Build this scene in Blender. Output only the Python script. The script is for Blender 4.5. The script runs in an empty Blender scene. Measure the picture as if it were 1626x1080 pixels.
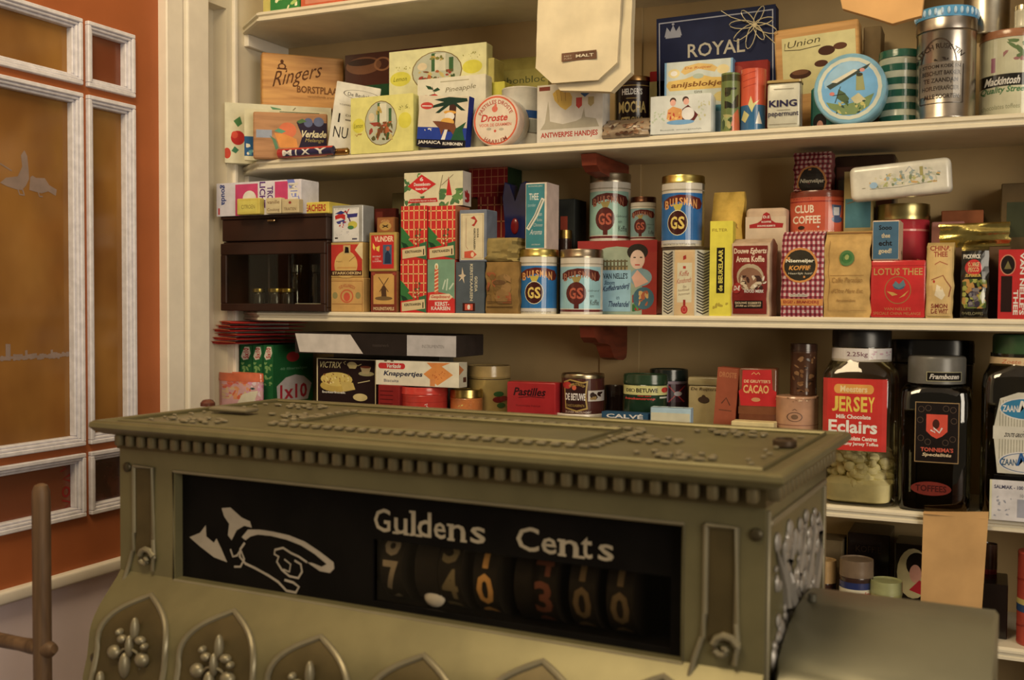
import bpy, bmesh, math, random
from mathutils import Vector, Matrix, noise
sc = bpy.context.scene
COL = sc.collection
PI = math.pi

# ------------------------------------------------------------------ camera, world, lights, exposure
FPX, YAW, PITCH, ROLL = 1679.08, .42909, .03455, .006318
CAM = Vector((1.44235, -1.9344, 1.45))
_f = Vector((-math.sin(YAW)*math.cos(PITCH), math.cos(YAW)*math.cos(PITCH), -math.sin(PITCH)))
_r0 = Vector((math.cos(YAW), math.sin(YAW), 0)); _u0 = _r0.cross(_f)
_r = _r0*math.cos(ROLL)+_u0*math.sin(ROLL); _u = _u0*math.cos(ROLL)-_r0*math.sin(ROLL)
cd = bpy.data.cameras.new('camera'); cam = bpy.data.objects.new('camera', cd); COL.objects.link(cam)
cd.sensor_width = 36; cd.lens = FPX/1626*36; cd.clip_start = .02
cam.matrix_world = Matrix(((_r.x, _u.x, -_f.x, CAM.x), (_r.y, _u.y, -_f.y, CAM.y), (_r.z, _u.z, -_f.z, CAM.z), (0, 0, 0, 1)))
cd.dof.use_dof = True; cd.dof.focus_distance = 1.62; cd.dof.aperture_fstop = 6.3
sc.camera = cam
sc.view_settings.view_transform = 'Standard'; sc.view_settings.look = 'None'
sc.view_settings.gamma = 1; sc.view_settings.use_curve_mapping = False
sc.view_settings.exposure = -0.22
w = bpy.data.worlds.new('world'); sc.world = w; w.use_nodes = True
w.node_tree.nodes['Background'].inputs[0].default_value = (1, .78, .50, 1)
w.node_tree.nodes['Background'].inputs[1].default_value = .15

def area_light(name, loc, target, size, energy, color):
    l = bpy.data.lights.new(name, 'AREA'); l.shape = 'RECTANGLE'; l.size, l.size_y = size; l.energy = energy; l.color = color
    o = bpy.data.objects.new(name, l); COL.objects.link(o); o.location = loc
    o.rotation_euler = (Vector(target)-Vector(loc)).to_track_quat('-Z', 'Y').to_euler()
    return o
# the shop window behind and to the right of the viewer, and a warm ceiling lamp
area_light('shop_window_daylight', (3.3, -2.5, 1.85), (.5, -.45, 1.35), (1.3, 1.3), 46, (1, .87, .68))
area_light('ceiling_lamp_light', (.8, -1.6, 2.6), (.8, -.4, 1.4), (.6, .6), 22, (1, .78, .46))

# ------------------------------------------------------------------ finding places in the room
def ray(x, y): return _f+_r*((x-813)/FPX)-_u*((y-540)/FPX)
def on_plane(x, y, P, n):
    d = ray(x, y); return CAM+d*((Vector(P)-CAM).dot(n)/d.dot(n))
def at_Y(x, y, Y): return on_plane(x, y, (0, Y, 0), Vector((0, 1, 0)))
def at_X(x, y, X): return on_plane(x, y, (X, 0, 0), Vector((1, 0, 0)))
def proj(P):
    d = Vector(P)-CAM; Z = d.dot(_f); return 813+FPX*d.dot(_r)/Z, 540-FPX*d.dot(_u)/Z, Z

# ------------------------------------------------------------------ colours and materials
def lin(v): v /= 255; return v/12.92 if v <= .04045 else ((v+.055)/1.055)**2.4
GAIN = (1.12, 1.20, 1.55)
def alb(c):
    v = [lin(q) for q in c]; m = .3*v[0]+.55*v[1]+.15*v[2]
    return tuple(min(.88, (.9*q+.1*m)*g+.001) for q, g in zip(v, GAIN))
_mats = {}
FIN = {'card': (.62, 0, .12), 'paper': (.8, 0, .05), 'tin': (.2, 0, .6), 'metal': (.28, 1, .5), 'foil': (.2, 1, .5), 'wood': (.5, 0, .3), 'paint': (.45, 0, .3), 'brass': (.42, .45, .4), 'dull': (.7, 0, .12), 'plastic': (.3, 0, .5)}
def nodes_new(name):
    m = bpy.data.materials.new(name); m.use_nodes = True
    return m, m.node_tree.nodes, m.node_tree.links, m.node_tree.nodes['Principled BSDF']
def mat(c, fin='card', scale=None, amp=.16, bump=0):
    k = (c, fin, scale, amp, bump)
    if k in _mats: return _mats[k]
    m, N, L, b = nodes_new(fin)
    ro, me, sp = FIN[fin]
    b.inputs['Roughness'].default_value = ro; b.inputs['Metallic'].default_value = me
    b.inputs['Specular IOR Level'].default_value = sp
    tc = N.new('ShaderNodeTexCoord'); no = N.new('ShaderNodeTexNoise'); no.inputs['Scale'].default_value = scale or 45; no.inputs['Detail'].default_value = 5
    L.new(tc.outputs['Object'], no.inputs['Vector'])
    cr = N.new('ShaderNodeValToRGB'); a = alb(c) if c != 'ink' else None
    if c == 'ink':
        at = N.new('ShaderNodeAttribute'); at.attribute_name = 'ink'
        cr.color_ramp.elements[0].color = (1-amp, 1-amp, 1-amp, 1); cr.color_ramp.elements[1].color = (1, 1, 1, 1)
        mx = N.new('ShaderNodeMix'); mx.data_type = 'RGBA'; mx.blend_type = 'MULTIPLY'; mx.inputs[0].default_value = 1
        L.new(at.outputs['Color'], mx.inputs[6]); L.new(cr.outputs[0], mx.inputs[7]); L.new(mx.outputs[2], b.inputs['Base Color'])
    else:
        cr.color_ramp.elements[0].color = tuple(v*(1-amp) for v in a)+(1,); cr.color_ramp.elements[1].color = tuple(min(1, v*(1+amp*.4)) for v in a)+(1,)
        L.new(cr.outputs[0], b.inputs['Base Color'])
    cr.color_ramp.elements[0].position = .35; cr.color_ramp.elements[1].position = .65
    L.new(no.outputs['Fac'], cr.inputs[0])
    if bump:
        bp = N.new('ShaderNodeBump'); bp.inputs['Strength'].default_value = bump; bp.inputs['Distance'].default_value = .002
        L.new(no.outputs['Fac'], bp.inputs['Height']); L.new(bp.outputs[0], b.inputs['Normal'])
    _mats[k] = m; return m
def wood(c, c2, scale=(2, 30, 30), fin='wood'):
    k = ('wood', c, c2, scale)
    if k in _mats: return _mats[k]
    m, N, L, b = nodes_new('wood')
    ro, me, sp = FIN[fin]; b.inputs['Roughness'].default_value = ro; b.inputs['Specular IOR Level'].default_value = sp
    tc = N.new('ShaderNodeTexCoord'); mp = N.new('ShaderNodeMapping'); mp.inputs['Scale'].default_value = scale
    no = N.new('ShaderNodeTexNoise'); no.inputs['Scale'].default_value = 3; no.inputs['Detail'].default_value = 6; no.inputs['Distortion'].default_value = .4
    cr = N.new('ShaderNodeValToRGB'); cr.color_ramp.elements[0].color = alb(c2)+(1,); cr.color_ramp.elements[1].color = alb(c)+(1,)
    cr.color_ramp.elements[0].position = .3; cr.color_ramp.elements[1].position = .6
    L.new(tc.outputs['Object'], mp.inputs[0]); L.new(mp.outputs[0], no.inputs['Vector']); L.new(no.outputs['Fac'], cr.inputs[0]); L.new(cr.outputs[0], b.inputs['Base Color'])
    _mats[k] = m; return m
def glass(tint=(.9, .9, .85), fac=.12, rough=.03, gl=.8):
    k = ('glass', tint, fac, rough, gl)
    if k in _mats: return _mats[k]
    m, N, L, b = nodes_new('glass'); N.remove(b); out = N['Material Output']
    t = N.new('ShaderNodeBsdfTransparent'); t.inputs[0].default_value = tint+(1,)
    g = N.new('ShaderNodeBsdfGlossy'); g.inputs['Roughness'].default_value = rough; g.inputs[0].default_value = (1, 1, 1, 1)
    lw = N.new('ShaderNodeLayerWeight'); lw.inputs[0].default_value = .35
    ma = N.new('ShaderNodeMath'); ma.operation = 'MULTIPLY_ADD'; ma.inputs[1].default_value = gl; ma.inputs[2].default_value = fac
    mx = N.new('ShaderNodeMixShader')
    L.new(lw.outputs['Fresnel'], ma.inputs[0]); L.new(ma.outputs[0], mx.inputs[0]); L.new(t.outputs[0], mx.inputs[1]); L.new(g.outputs[0], mx.inputs[2]); L.new(mx.outputs[0], out.inputs[0])
    _mats[k] = m; return m

# ------------------------------------------------------------------ object helpers
def tag(o, label=None, cat=None, group=None, kind=None):
    if label: o['label'] = label
    if cat: o['category'] = cat
    if group: o['group'] = group
    if kind: o['kind'] = kind
    return o
def empty(name, label, cat, loc, rotz=0, group=None):
    o = bpy.data.objects.new(name, None); COL.objects.link(o); o.location = loc; o.rotation_euler = (0, 0, rotz); o.empty_display_size = .02
    return tag(o, label, cat, group)
def link(name, bm, m, parent=None, smooth=False):
    me = bpy.data.meshes.new(name); bmesh.ops.recalc_face_normals(bm, faces=bm.faces); bm.to_mesh(me); bm.free()
    for x in (m if isinstance(m, (list, tuple)) else [m]): me.materials.append(x)
    o = bpy.data.objects.new(name, me); COL.objects.link(o)
    if parent: o.parent = parent
    if smooth:
        for p in me.polygons: p.use_smooth = True
        me.set_sharp_from_angle(angle=math.radians(38))
    return o
def structure(name, bm, m, parent=None, smooth=False):
    o = link(name, bm, m, parent, smooth)
    if not parent: o['kind'] = 'structure'
    return o
def add_box(bm, x0, x1, y0, y1, z0, z1, bev=0, seg=1, M=None):
    b2 = bmesh.new(); bmesh.ops.create_cube(b2, size=1)
    for v in b2.verts: v.co = Vector(((x0+x1)/2+v.co.x*(x1-x0), (y0+y1)/2+v.co.y*(y1-y0), (z0+z1)/2+v.co.z*(z1-z0)))
    if bev: bmesh.ops.bevel(b2, geom=list(b2.edges), offset=bev, segments=seg, affect='EDGES', profile=.5)
    merge(bm, b2, M)
def merge(bm, b2, M=None, mi=None):
    vm = {}
    for v in b2.verts: vm[v] = bm.verts.new(M @ v.co if M else v.co)
    for f in b2.faces:
        try: nf = bm.faces.new([vm[v] for v in f.verts])
        except ValueError: continue
        nf.material_index = f.material_index if mi is None else mi
    b2.free()
def add_lathe(bm, prof, n=40, c=(0, 0, 0), cap=True, sq=None):
    """prof: (r, z) list; sq: superellipse exponent for rounded-square jars"""
    rings = []
    for r, z in prof:
        ring = []
        for i in range(n):
            a = 2*PI*i/n; ca, sa = math.cos(a), math.sin(a); k = 1
            if sq:
                e = sq if not callable(sq) else sq(z)
                k = (abs(ca)**e+abs(sa)**e)**(-1/e)
            ring.append(bm.verts.new((c[0]+r*k*ca, c[1]+r*k*sa, c[2]+z)))
        rings.append(ring)
    for a, b in zip(rings, rings[1:]):
        for i in range(n): bm.faces.new((a[i], a[(i+1) % n], b[(i+1) % n], b[i]))
    if cap:
        bm.faces.new(list(reversed(rings[0]))); bm.faces.new(rings[-1])
def add_tube(bm, pts, r, n=8, close=False):
    pts = [Vector(p) for p in pts]; rings = []
    for i, p in enumerate(pts):
        a = pts[i-1] if i else (pts[-1] if close else p); b = pts[(i+1) % len(pts)] if (i < len(pts)-1 or close) else p
        t = (b-a).normalized() if (b-a).length > 1e-9 else Vector((0, 0, 1)); s = t.cross(Vector((0, 0, 1)))
        if s.length < .05: s = t.cross(Vector((0, 1, 0)))
        s.normalize(); q = s.cross(t); rr = r[i] if isinstance(r, (list, tuple)) else r
        rings.append([bm.verts.new(p+s*math.cos(2*PI*k/n)*rr+q*math.sin(2*PI*k/n)*rr) for k in range(n)])
    m = len(rings)
    for i in range(m if close else m-1):
        a, b = rings[i], rings[(i+1) % m]
        for k in range(n): bm.faces.new((a[k], a[(k+1) % n], b[(k+1) % n], b[k]))
    if not close: bm.faces.new(list(reversed(rings[0]))); bm.faces.new(rings[-1])
def add_ball(bm, c, r, seg=10, sc_=(1, 1, 1)):
    b2 = bmesh.new(); bmesh.ops.create_uvsphere(b2, u_segments=seg, v_segments=max(5, seg*2//3), radius=1)
    for v in b2.verts: v.co = Vector((c[0]+v.co.x*r*sc_[0], c[1]+v.co.y*r*sc_[1], c[2]+v.co.z*r*sc_[2]))
    merge(bm, b2)
def add_prism(bm, poly, y0, y1, bev=0):
    """poly in (x, z), extruded in y"""
    b2 = bmesh.new(); a = [b2.verts.new((x, y0, z)) for x, z in poly]; b = [b2.verts.new((x, y1, z)) for x, z in poly]
    b2.faces.new(a); b2.faces.new(list(reversed(b)))
    n = len(poly)
    for i in range(n): b2.faces.new((a[i], b[i], b[(i+1) % n], a[(i+1) % n]))
    if bev: bmesh.ops.bevel(b2, geom=list(b2.edges), offset=bev, segments=2, affect='EDGES', profile=.5)
    merge(bm, b2)

# ------------------------------------------------------------------ printed artwork: flat shapes laid on a face
_txt = {}
def text_geo(s, bold):
    k = (s, bold)
    if k not in _txt:
        cu = bpy.data.curves.new('t', 'FONT'); cu.body = s; cu.resolution_u = 2; cu.offset = bold
        o = bpy.data.objects.new('t', cu); COL.objects.link(o)
        dg = bpy.context.evaluated_depsgraph_get(); me = bpy.data.meshes.new_from_object(o.evaluated_get(dg))
        vs = [(v.co.x, v.co.y) for v in me.vertices]; fs = [tuple(p.vertices) for p in me.polygons]
        bpy.data.objects.remove(o); bpy.data.meshes.remove(me)
        if not vs: vs, fs = [(0, 0), (1, 0), (1, 1)], []
        x0 = min(v[0] for v in vs); x1 = max(v[0] for v in vs); y0 = min(v[1] for v in vs); y1 = max(v[1] for v in vs)
        _txt[k] = ([((x-x0)/max(1e-6, x1-x0), (y-y0)/max(1e-6, y1-y0)) for x, y in vs], fs, (x1-x0)/max(1e-6, y1-y0))
    return _txt[k]
def shapes(e, asp):
    """expand one artwork element into [(points, faces, colour)]; asp = face width / face height"""
    k = e[0]
    if k == 'r':
        _, x0, y0, x1, y1, c = e; return [([(x0, y0), (x1, y0), (x1, y1), (x0, y1)], [(0, 1, 2, 3)], c)]
    if k == 'e':
        _, cx, cy, rx, ry, c = e; n = 20
        return [([(cx+rx*math.cos(2*PI*i/n), cy+ry*math.sin(2*PI*i/n)) for i in range(n)], [tuple(range(n))], c)]
    if k == 'o':
        _, cx, cy, rx, ry, t, c = e; n = 32; p = []
        for q in (1, 1-t): p += [(cx+q*rx*math.cos(2*PI*i/n), cy+q*ry*math.sin(2*PI*i/n)) for i in range(n)]
        return [(p, [(i, (i+1) % n, n+(i+1) % n, n+i) for i in range(n)], c)]
    if k == 'p': return [(list(e[1]), [tuple(range(len(e[1])))], e[2])]
    if k == 'l':
        _, pts, t, c = e; p = []; f = []; q = [(x*asp, y) for x, y in pts]
        for i, a in enumerate(q):
            s = q[max(0, i-1)]; g = q[min(len(q)-1, i+1)]; dx, dy = g[0]-s[0], g[1]-s[1]; L = math.hypot(dx, dy) or 1
            nx, ny = -dy/L*t/2, dx/L*t/2
            p += [((a[0]+nx)/asp, a[1]+ny), ((a[0]-nx)/asp, a[1]-ny)]
            if i: f.append((2*i-2, 2*i-1, 2*i+1, 2*i))
        return [(p, f, c)]
    if k == 'g':
        _, x0, y0, x1, y1, nx, ny, t, c = e; out = []
        for i in range(nx):
            x = x0+(x1-x0)*(i+.5)/nx; out += shapes(('r', x-t/asp/2, y0, x+t/asp/2, y1, c), asp)
        for i in range(ny):
            y = y0+(y1-y0)*(i+.5)/ny; out += shapes(('r', x0, y-t/2, x1, y+t/2, c), asp)
        return out
    if k == 's':
        _, x0, y0, x1, y1, n, sz, cols, seed = e; R = random.Random(seed); out = []
        for i in range(n):
            cx, cy = R.uniform(x0, x1), R.uniform(y0, y1); m = 7; s = sz*R.uniform(.5, 1.2); el = R.uniform(.5, 1.6); a0 = R.uniform(0, PI)
            pts = []
            for j in range(m):
                a = 2*PI*j/m; rr = s*R.uniform(.7, 1.2); px, py = rr*math.cos(a)*el, rr*math.sin(a)/el
                qx, qy = px*math.cos(a0)-py*math.sin(a0), px*math.sin(a0)+py*math.cos(a0)
                pts.append((min(x1, max(x0, cx+qx/asp)), min(y1, max(y0, cy+qy))))
            out.append((pts, [tuple(range(m))], R.choice(cols)))
        return out
    if k == 't':
        s, x0, y0, x1, y1, c = e[1:7]; o = e[7] if len(e) > 7 else ''
        vs, fs, _a = text_geo(s, .028 if 'b' in o else (.012 if 'm' in o else 0))
        if len(s) == 1 and s in 'Il1' and not ('v' in o or 'V' in o):       # narrow letters keep their narrow shape
            wd_ = min(x1-x0, _a*1.25*(y1-y0)/asp); m_ = (x0+x1)/2; x0, x1 = m_-wd_/2, m_+wd_/2
        sh = .25 if 'i' in o else 0; pts = []
        for x, y in vs:
            if 'v' in o: u, v = x0+y*(x1-x0), y1-x*(y1-y0)           # reads downward
            elif 'V' in o: u, v = x1-y*(x1-x0), y0+x*(y1-y0)         # reads upward
            else: u, v = x0+x*(x1-x0)+sh*(y-.5)*(y1-y0)/asp, y0+y*(y1-y0)+(e[8] if len(e) > 8 else 0)*x
            pts.append((u, v))
        return [(pts, fs, c)]
    if k == 'a':
        s, cx, cy, r, a0, a1, h, c = e[1:9]; vs, fs, _a = text_geo(s, .02); pts = []; up = 1 if a0 > a1 else -1
        for x, y in vs:
            a = math.radians(a0+(a1-a0)*x); rr = r+h*(y if up > 0 else 1-y); pts.append((cx+rr*math.cos(a)/asp, cy+rr*math.sin(a)))
        return [(pts, fs, c)]
    raise ValueError(k)
def art_object(name, art, wh, surf, parent, fin='card', cuts=None, step=.00005, clip=True, base=.0001):
    """surf(u, v, off) -> position on the face; u, v in 0..1"""
    asp = wh[0]/wh[1]; V = []; Fc = []; Cc = []; placed = []
    for e in art:
        group = shapes(e, asp)
        xs = [p[0] for g in group for p in g[0]]; ys = [p[1] for g in group for p in g[0]]
        many = e[0] == 's'
        bb = (min(xs), min(ys), max(xs), max(ys))
        lay = 1+max([l for b, l in placed if b[0] < bb[2] and b[2] > bb[0] and b[1] < bb[3] and b[3] > bb[1]], default=0)
        placed.append((bb, lay+(4 if many else 0)))
        for gi, (pts, fs, c) in enumerate(group):
            off = base+step*(lay+(4*gi/len(group) if many else 0)); col = alb(c)+(1,)
            if clip: pts = [(min(1, max(0, x)), min(1, max(0, y))) for x, y in pts]
            if cuts:
                b = bmesh.new(); bv = [b.verts.new((x, y, 0)) for x, y in pts]
                for f in fs:
                    try: b.faces.new([bv[i] for i in f])
                    except ValueError: pass
                for ax, vals in ((0, cuts[0]), (1, cuts[1])):
                    lo = min(p[ax] for p in pts); hi = max(p[ax] for p in pts)
                    for q in vals:
                        if lo < q < hi:
                            co = (q, 0, 0) if ax == 0 else (0, q, 0); no = (1, 0, 0) if ax == 0 else (0, 1, 0)
                            bmesh.ops.bisect_plane(b, geom=list(b.verts)+list(b.edges)+list(b.faces), plane_co=co, plane_no=no, dist=1e-6)
                b.verts.index_update(); pts = [(v.co.x, v.co.y) for v in b.verts]; fs = [tuple(v.index for v in f.verts) for f in b.faces]; b.free()
            n0 = len(V); V += [surf(x, y, off) for x, y in pts]
            for f in fs: Fc.append(tuple(n0+i for i in f)); Cc.append(col)
    me = bpy.data.meshes.new(name); me.from_pydata([tuple(v) for v in V], [], Fc)
    at = me.color_attributes.new('ink', 'FLOAT_COLOR', 'CORNER')
    for p, c in zip(me.polygons, Cc):
        for li in p.loop_indices: at.data[li].color = c
    me.materials.append(mat('ink', fin)); o = bpy.data.objects.new(name, me); COL.objects.link(o); o.parent = parent
    return o

# ------------------------------------------------------------------ the kinds of goods
def face_cam(P): return math.atan2(CAM.y-P.y, CAM.x-P.x)
def locate(x0, x1, yt, Y, z, rot=0):
    """front-face rectangle: left and right edge, top edge, depth plane of its left corner, height it stands on"""
    rd = math.radians(rot); d = Vector((math.cos(rd), math.sin(rd), 0))
    P = at_Y(x0, yt, Y); ym = (yt+proj((P.x, P.y, z))[1])/2
    P = at_Y(x0, ym, Y); P.z = z; n = Vector((-d.y, d.x, 0))
    Q = on_plane(x1, ym, P, n); Q.z = z; wdt = (Q-P).length
    T = on_plane((x0+x1)/2, yt, P, n)
    return P, d, n, wdt, T.z-z
def back_row(Y): return Y if Y < -.37 else -.365+(Y+.37)*.25
def box(name, label, cat, x0, x1, yt, Y, dep, z, col, art=None, side=None, top=None, group=None, fin='card', bev=.0012, seg=1, rot=0, lean=0, roll=0, sx=None, h=None, lidf=None, body='body', artname='printed_label', lidcol=None, wmax=None, bodymat=None, ab=None):
    """ab: height in the photograph down to which the printed front is seen"""
    if isinstance(z, dict): z = z['top']
    Y = back_row(Y)
    P, d, n, wdt, hh = locate(x0, x1, yt, Y, z, rot); h = h or hh
    if sx:
        Q = P+d*wdt; R = on_plane(sx, 480, Q, d); dep = abs((R-Q).dot(n)); dep = min(dep, .17)
    dep = max(.006, min(dep, -.2565-Y-(wdt*math.sin(math.radians(rot)) if rot > 0 else 0)))
    s = max(0, (on_plane((x0+x1)/2, ab, P, n).z-z)/h) if ab else 0
    rd = math.radians(rot); cen = P+d*(wdt/2)
    root = empty(name, label, cat, cen, 0, group)
    Mx = Matrix.Translation(cen) @ Matrix.Rotation(rd, 4, 'Z')
    if lean: Mx = Mx @ Matrix.Rotation(math.radians(-lean), 4, 'X')
    if roll:
        Mx = Mx @ Matrix.Translation((0, 0, h/2)) @ Matrix.Rotation(math.radians(roll), 4, 'Y') @ Matrix.Translation((0, 0, -h/2))
    root.matrix_world = Mx
    if roll or lean:                         # settle on the support
        lo = min((Mx @ Vector((sx_*wdt/2, sy_*dep, sz_*h))).z for sx_ in (-1, 1) for sy_ in (0, 1) for sz_ in (0, 1))
        Mx = Matrix.Translation((0, 0, z-lo)) @ Mx; root.matrix_world = Mx
    bm = bmesh.new(); hb = h*(1-lidf) if lidf else h
    add_box(bm, -wdt/2, wdt/2, 0, dep, 0, hb, min(bev, wdt/3, dep/3, h/3), seg)
    bo = link(body, bm, bodymat or mat(col, fin), root, smooth=seg > 1)
    if lidf:
        bm = bmesh.new(); add_box(bm, -wdt/2-.001, wdt/2+.001, -.001, dep+.001, hb, h, bev, 2); link('lid', bm, mat(lidcol or col, 'tin' if fin == 'tin' else fin), root, True)
    af = fin if fin in ('tin', 'card', 'paper', 'plastic') else 'card'
    if art: art_object(artname, art, (wdt, h*(1-s)), lambda u, v, o: (-wdt/2+u*wdt, -o-(.001 if lidf else 0), (s+(1-s)*v)*h), root, af)
    if side: art_object('side_print', side, (dep, h), lambda u, v, o: (wdt/2+o, u*dep, (s+(1-s)*v)*h), root, af)
    if top: art_object('top_print', top, (wdt, dep), lambda u, v, o: (-wdt/2+u*wdt, v*dep, h+o), root, af)
    return dict(o=root, top=z+h, z=z, w=wdt, h=h, d=dep, M=Mx, P=P, Y=Y)
def pack(name, label, cat, x0, x1, yt, Y, dep, z, col, art=None, group=None, fin='paper', rot=0, seed=1, crimp=.9, amp=.0022, puff=.012, bump=.5, sx=None, side=None, roll=0, topw=1):
    """soft paper or foil packet, folded or crimped along its top"""
    if isinstance(z, dict): z = z['top']
    Y = back_row(Y); P, d, n, wdt, h = locate(x0, x1, yt, Y, z, rot)
    if sx:
        Q = P+d*wdt; R = on_plane(sx, 480, Q, d); dep = min(abs((R-Q).dot(n)), .055)
    rd = math.radians(rot); cen = P+d*(wdt/2); root = empty(name, label, cat, cen, rd, group)
    if roll: root.matrix_world = Matrix.Translation(cen) @ Matrix.Rotation(rd, 4, 'Z') @ Matrix.Rotation(math.radians(roll), 4, 'Y')
    NX, NZ = 8, 14
    def pos(u, v, s, o=0):                   # s: 0 front, 1 back
        x = (-.5+u)*wdt; zz = v*h
        k = 1 if v < crimp else max(.22, 1-(v-crimp)/(1-crimp)*.85)
        x *= 1-(1-topw)*v
        b = math.sin(PI*u)**.6*math.sin(PI*min(1, max(0, v)))**.5 if 0 < u < 1 and 0 < v < 1 else 0
        yc = dep/2; y = yc+(s-.5)*dep*k*(1)
        edge = min(u, 1-u, 1)*8; edge = min(1, edge)
        nz = noise.noise(Vector((u*3.1+seed*7, v*4.2, s*3+seed)))*amp+noise.noise(Vector((u*9+seed, v*11, s*5)))*amp*.15
        y += (-1 if s < .5 else 1)*(puff*b*.5)+nz*(1 if v > .02 else 0)
        x += noise.noise(Vector((seed*3, v*6, u*2)))*amp*.9*(1 if 0 < v else 0)
        return Vector((x, y-o if s < .5 else y+o, zz))
    bm = bmesh.new(); g = {}
    for s in (0, 1):
        for i in range(NX+1):
            for j in range(NZ+1): g[s, i, j] = bm.verts.new(pos(i/NX, j/NZ, s))
        for i in range(NX):
            for j in range(NZ): bm.faces.new((g[s, i, j], g[s, i+1, j], g[s, i+1, j+1], g[s, i, j+1]))
    for j in range(NZ):
        for i in (0, NX): bm.faces.new((g[0, i, j], g[0, i, j+1], g[1, i, j+1], g[1, i, j]))
    for i in range(NX):
        for j in (0, NZ): bm.faces.new((g[0, i, j], g[0, i+1, j], g[1, i+1, j], g[1, i, j]))
    link('packet', bm, mat(col, fin, 60, .2, bump), root, True)
    def flat(u, v, o):
        i, j = min(NX-1, int(u*NX)), min(NZ-1, int(v*NZ)); a, b = u*NX-i, v*NZ-j
        p00, p10, p11, p01 = (pos((i+p)/NX, (j+q)/NZ, 0) for p, q in ((0, 0), (1, 0), (1, 1), (0, 1)))
        return p00*(1-a)*(1-b)+p10*a*(1-b)+p11*a*b+p01*(1-a)*b+Vector((0, -o, 0))
    if art: art_object('printed_label', art, (wdt, h), flat, root, 'tin' if fin in ('foil', 'plastic') else 'card', cuts=([i/NX for i in range(1, NX)], [j/NZ for j in range(1, NZ)]), base=.0012, step=.00012)
    if side: art_object('side_print', side, (dep, h), lambda u, v, o: (pos(1, v, 0).lerp(pos(1, v, 1), u)+Vector((.0003+o, 0, 0))), root, 'card', cuts=([], [j/NZ for j in range(1, NZ)]))
    return dict(o=root, top=z+h, z=z, w=wdt, h=h, d=dep, P=P)
ANG = [(1+math.sin(math.radians(a)))/2 for a in range(-84, 90, 7)]
def tin(name, label, cat, x0, x1, yt, Y, z, col, art=None, group=None, fin='tin', lid=.12, lidcol=(190, 170, 90), lidfin='metal', lidw=1.015, rim=(190, 175, 120), turn=0, flat=False, top_in=.0, bead=True, squash=1, artfin='tin', body='body', ab=None):
    """round tin: Y is the depth of its nearest point"""
    if isinstance(z, dict): z = z['top']
    Y = back_row(Y); xm = (x0+x1)/2; r = .03
    r = (x1-x0)/2/FPX*proj(at_Y(xm, yt, Y))[2]; Y = min(Y, -.258-2*r*squash*1.03)
    for _ in range(6):
        P = at_Y(xm, yt, Y+r*squash); P.z = z; Zd = proj(P)[2]; k = 1/math.sqrt(1+((xm-813)/FPX)**2); r = (x1-x0)/2/FPX*Zd*k
    ym = (yt+proj(P)[1])/2; P = at_Y(xm, ym, Y+r*squash); P.z = z
    r /= lidw if lid else 1
    # the top edge seen is the front rim of the lid (or back rim when above the eye)
    ht = at_Y(xm, yt, Y+r*squash); h = ht.z-z
    s = max(0, (at_Y(xm, ab, Y+r*squash).z-z)/(h*(1-lid))) if ab else 0
    a0 = face_cam(P)+math.radians(turn); root = empty(name, label, cat, P, 0, group)
    hb = h*(1-lid)
    bm = bmesh.new()
    pr = [(r*.97, 0), (r, .001), (r, .003), (r*.985, .004), (r*.985, hb-.003), (r, hb-.002), (r*.97, hb)] if bead else [(r*.97, 0), (r, .001), (r, hb-.001), (r*.98, hb)]
    add_lathe(bm, pr, 48); o = link(body, bm, mat(col, fin), root, True); o.scale.y = squash
    if lid:
        bm = bmesh.new(); R = r*lidw; hl = h-hb
        add_lathe(bm, [(R*.9, hb-.0005), (R, hb), (R, hb+hl*.25), (R*.99, hb+hl*.3), (R*.99, h-hl*.2), (R*.97, h), (R*.93, h), (R*.9, h-.0015)], 48); o = link('lid', bm, mat(lidcol, lidfin), root, True); o.scale.y = squash
    if art:
        rr = r*.985 if bead else r
        def surf(u, v, o):
            a = math.asin(max(-.997, min(.997, 2*u-1)))
            an = a0+a; q = rr+o
            return Vector((q*math.cos(an), q*math.sin(an)*squash, (s+(1-s)*v)*hb))
        o = art_object('printed_label', art, (2*rr, hb*(1-s)), surf, root, artfin, cuts=(ANG, []), base=.0004)
    return dict(o=root, top=z+h, z=z, r=r, h=h, P=P, a0=a0)

# ================================================================== THE ROOM
CREAM = (214, 200, 158); CREAM2 = (205, 188, 142)
Z1, Z2, Z3, Z4, Z5 = 1.9523, 1.6966, 1.4340, 1.1754, 1.0085-.056
SF = -.437
YB = -.255                                   # face of the back wall behind the shelves
XS = at_Y(452, 200, YB).x                     # face of the side wall
Z5 = 1.45+(-.56601*.78)
M_WALL = mat((176, 146, 86), 'paint', 12, .07, .15); M_SHELF = mat(CREAM, 'paint', 30, .06, .1); M_TRIM = mat((222, 208, 172), 'paint', 30, .05)
bm = bmesh.new(); add_box(bm, -.06, 2.6, YB, YB+.08, 0, 2.75); structure('wall_back', bm, M_WALL)
bm = bmesh.new()
RY0, RY1 = at_X(360, 200, XS).y, at_X(334, 300, XS+.024).y      # recess beside the window casing
add_box(bm, -.08, 0, RY0, YB, 0, 2.75); add_box(bm, -.08, -.03, RY1, RY0, 0, 2.75)
add_box(bm, -.08, 0, RY1-.02, RY0, at_X(350, 10, XS).z, 2.75)
add_box(bm, -.08, 0, -2.6, -1.47, 0, 2.75); add_box(bm, -.08, 0, -1.47, RY1-.02, 2.2, 2.75)
structure('wall_left', bm, mat((206, 190, 148), 'paint', 12, .06, .1)).location.x = XS
bm = bmesh.new(); add_box(bm, -.06, 2.6, -2.6, .08, -.05, 0); structure('floor', bm, wood((120, 84, 50), (84, 56, 32), (12, 1, 1)))
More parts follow.
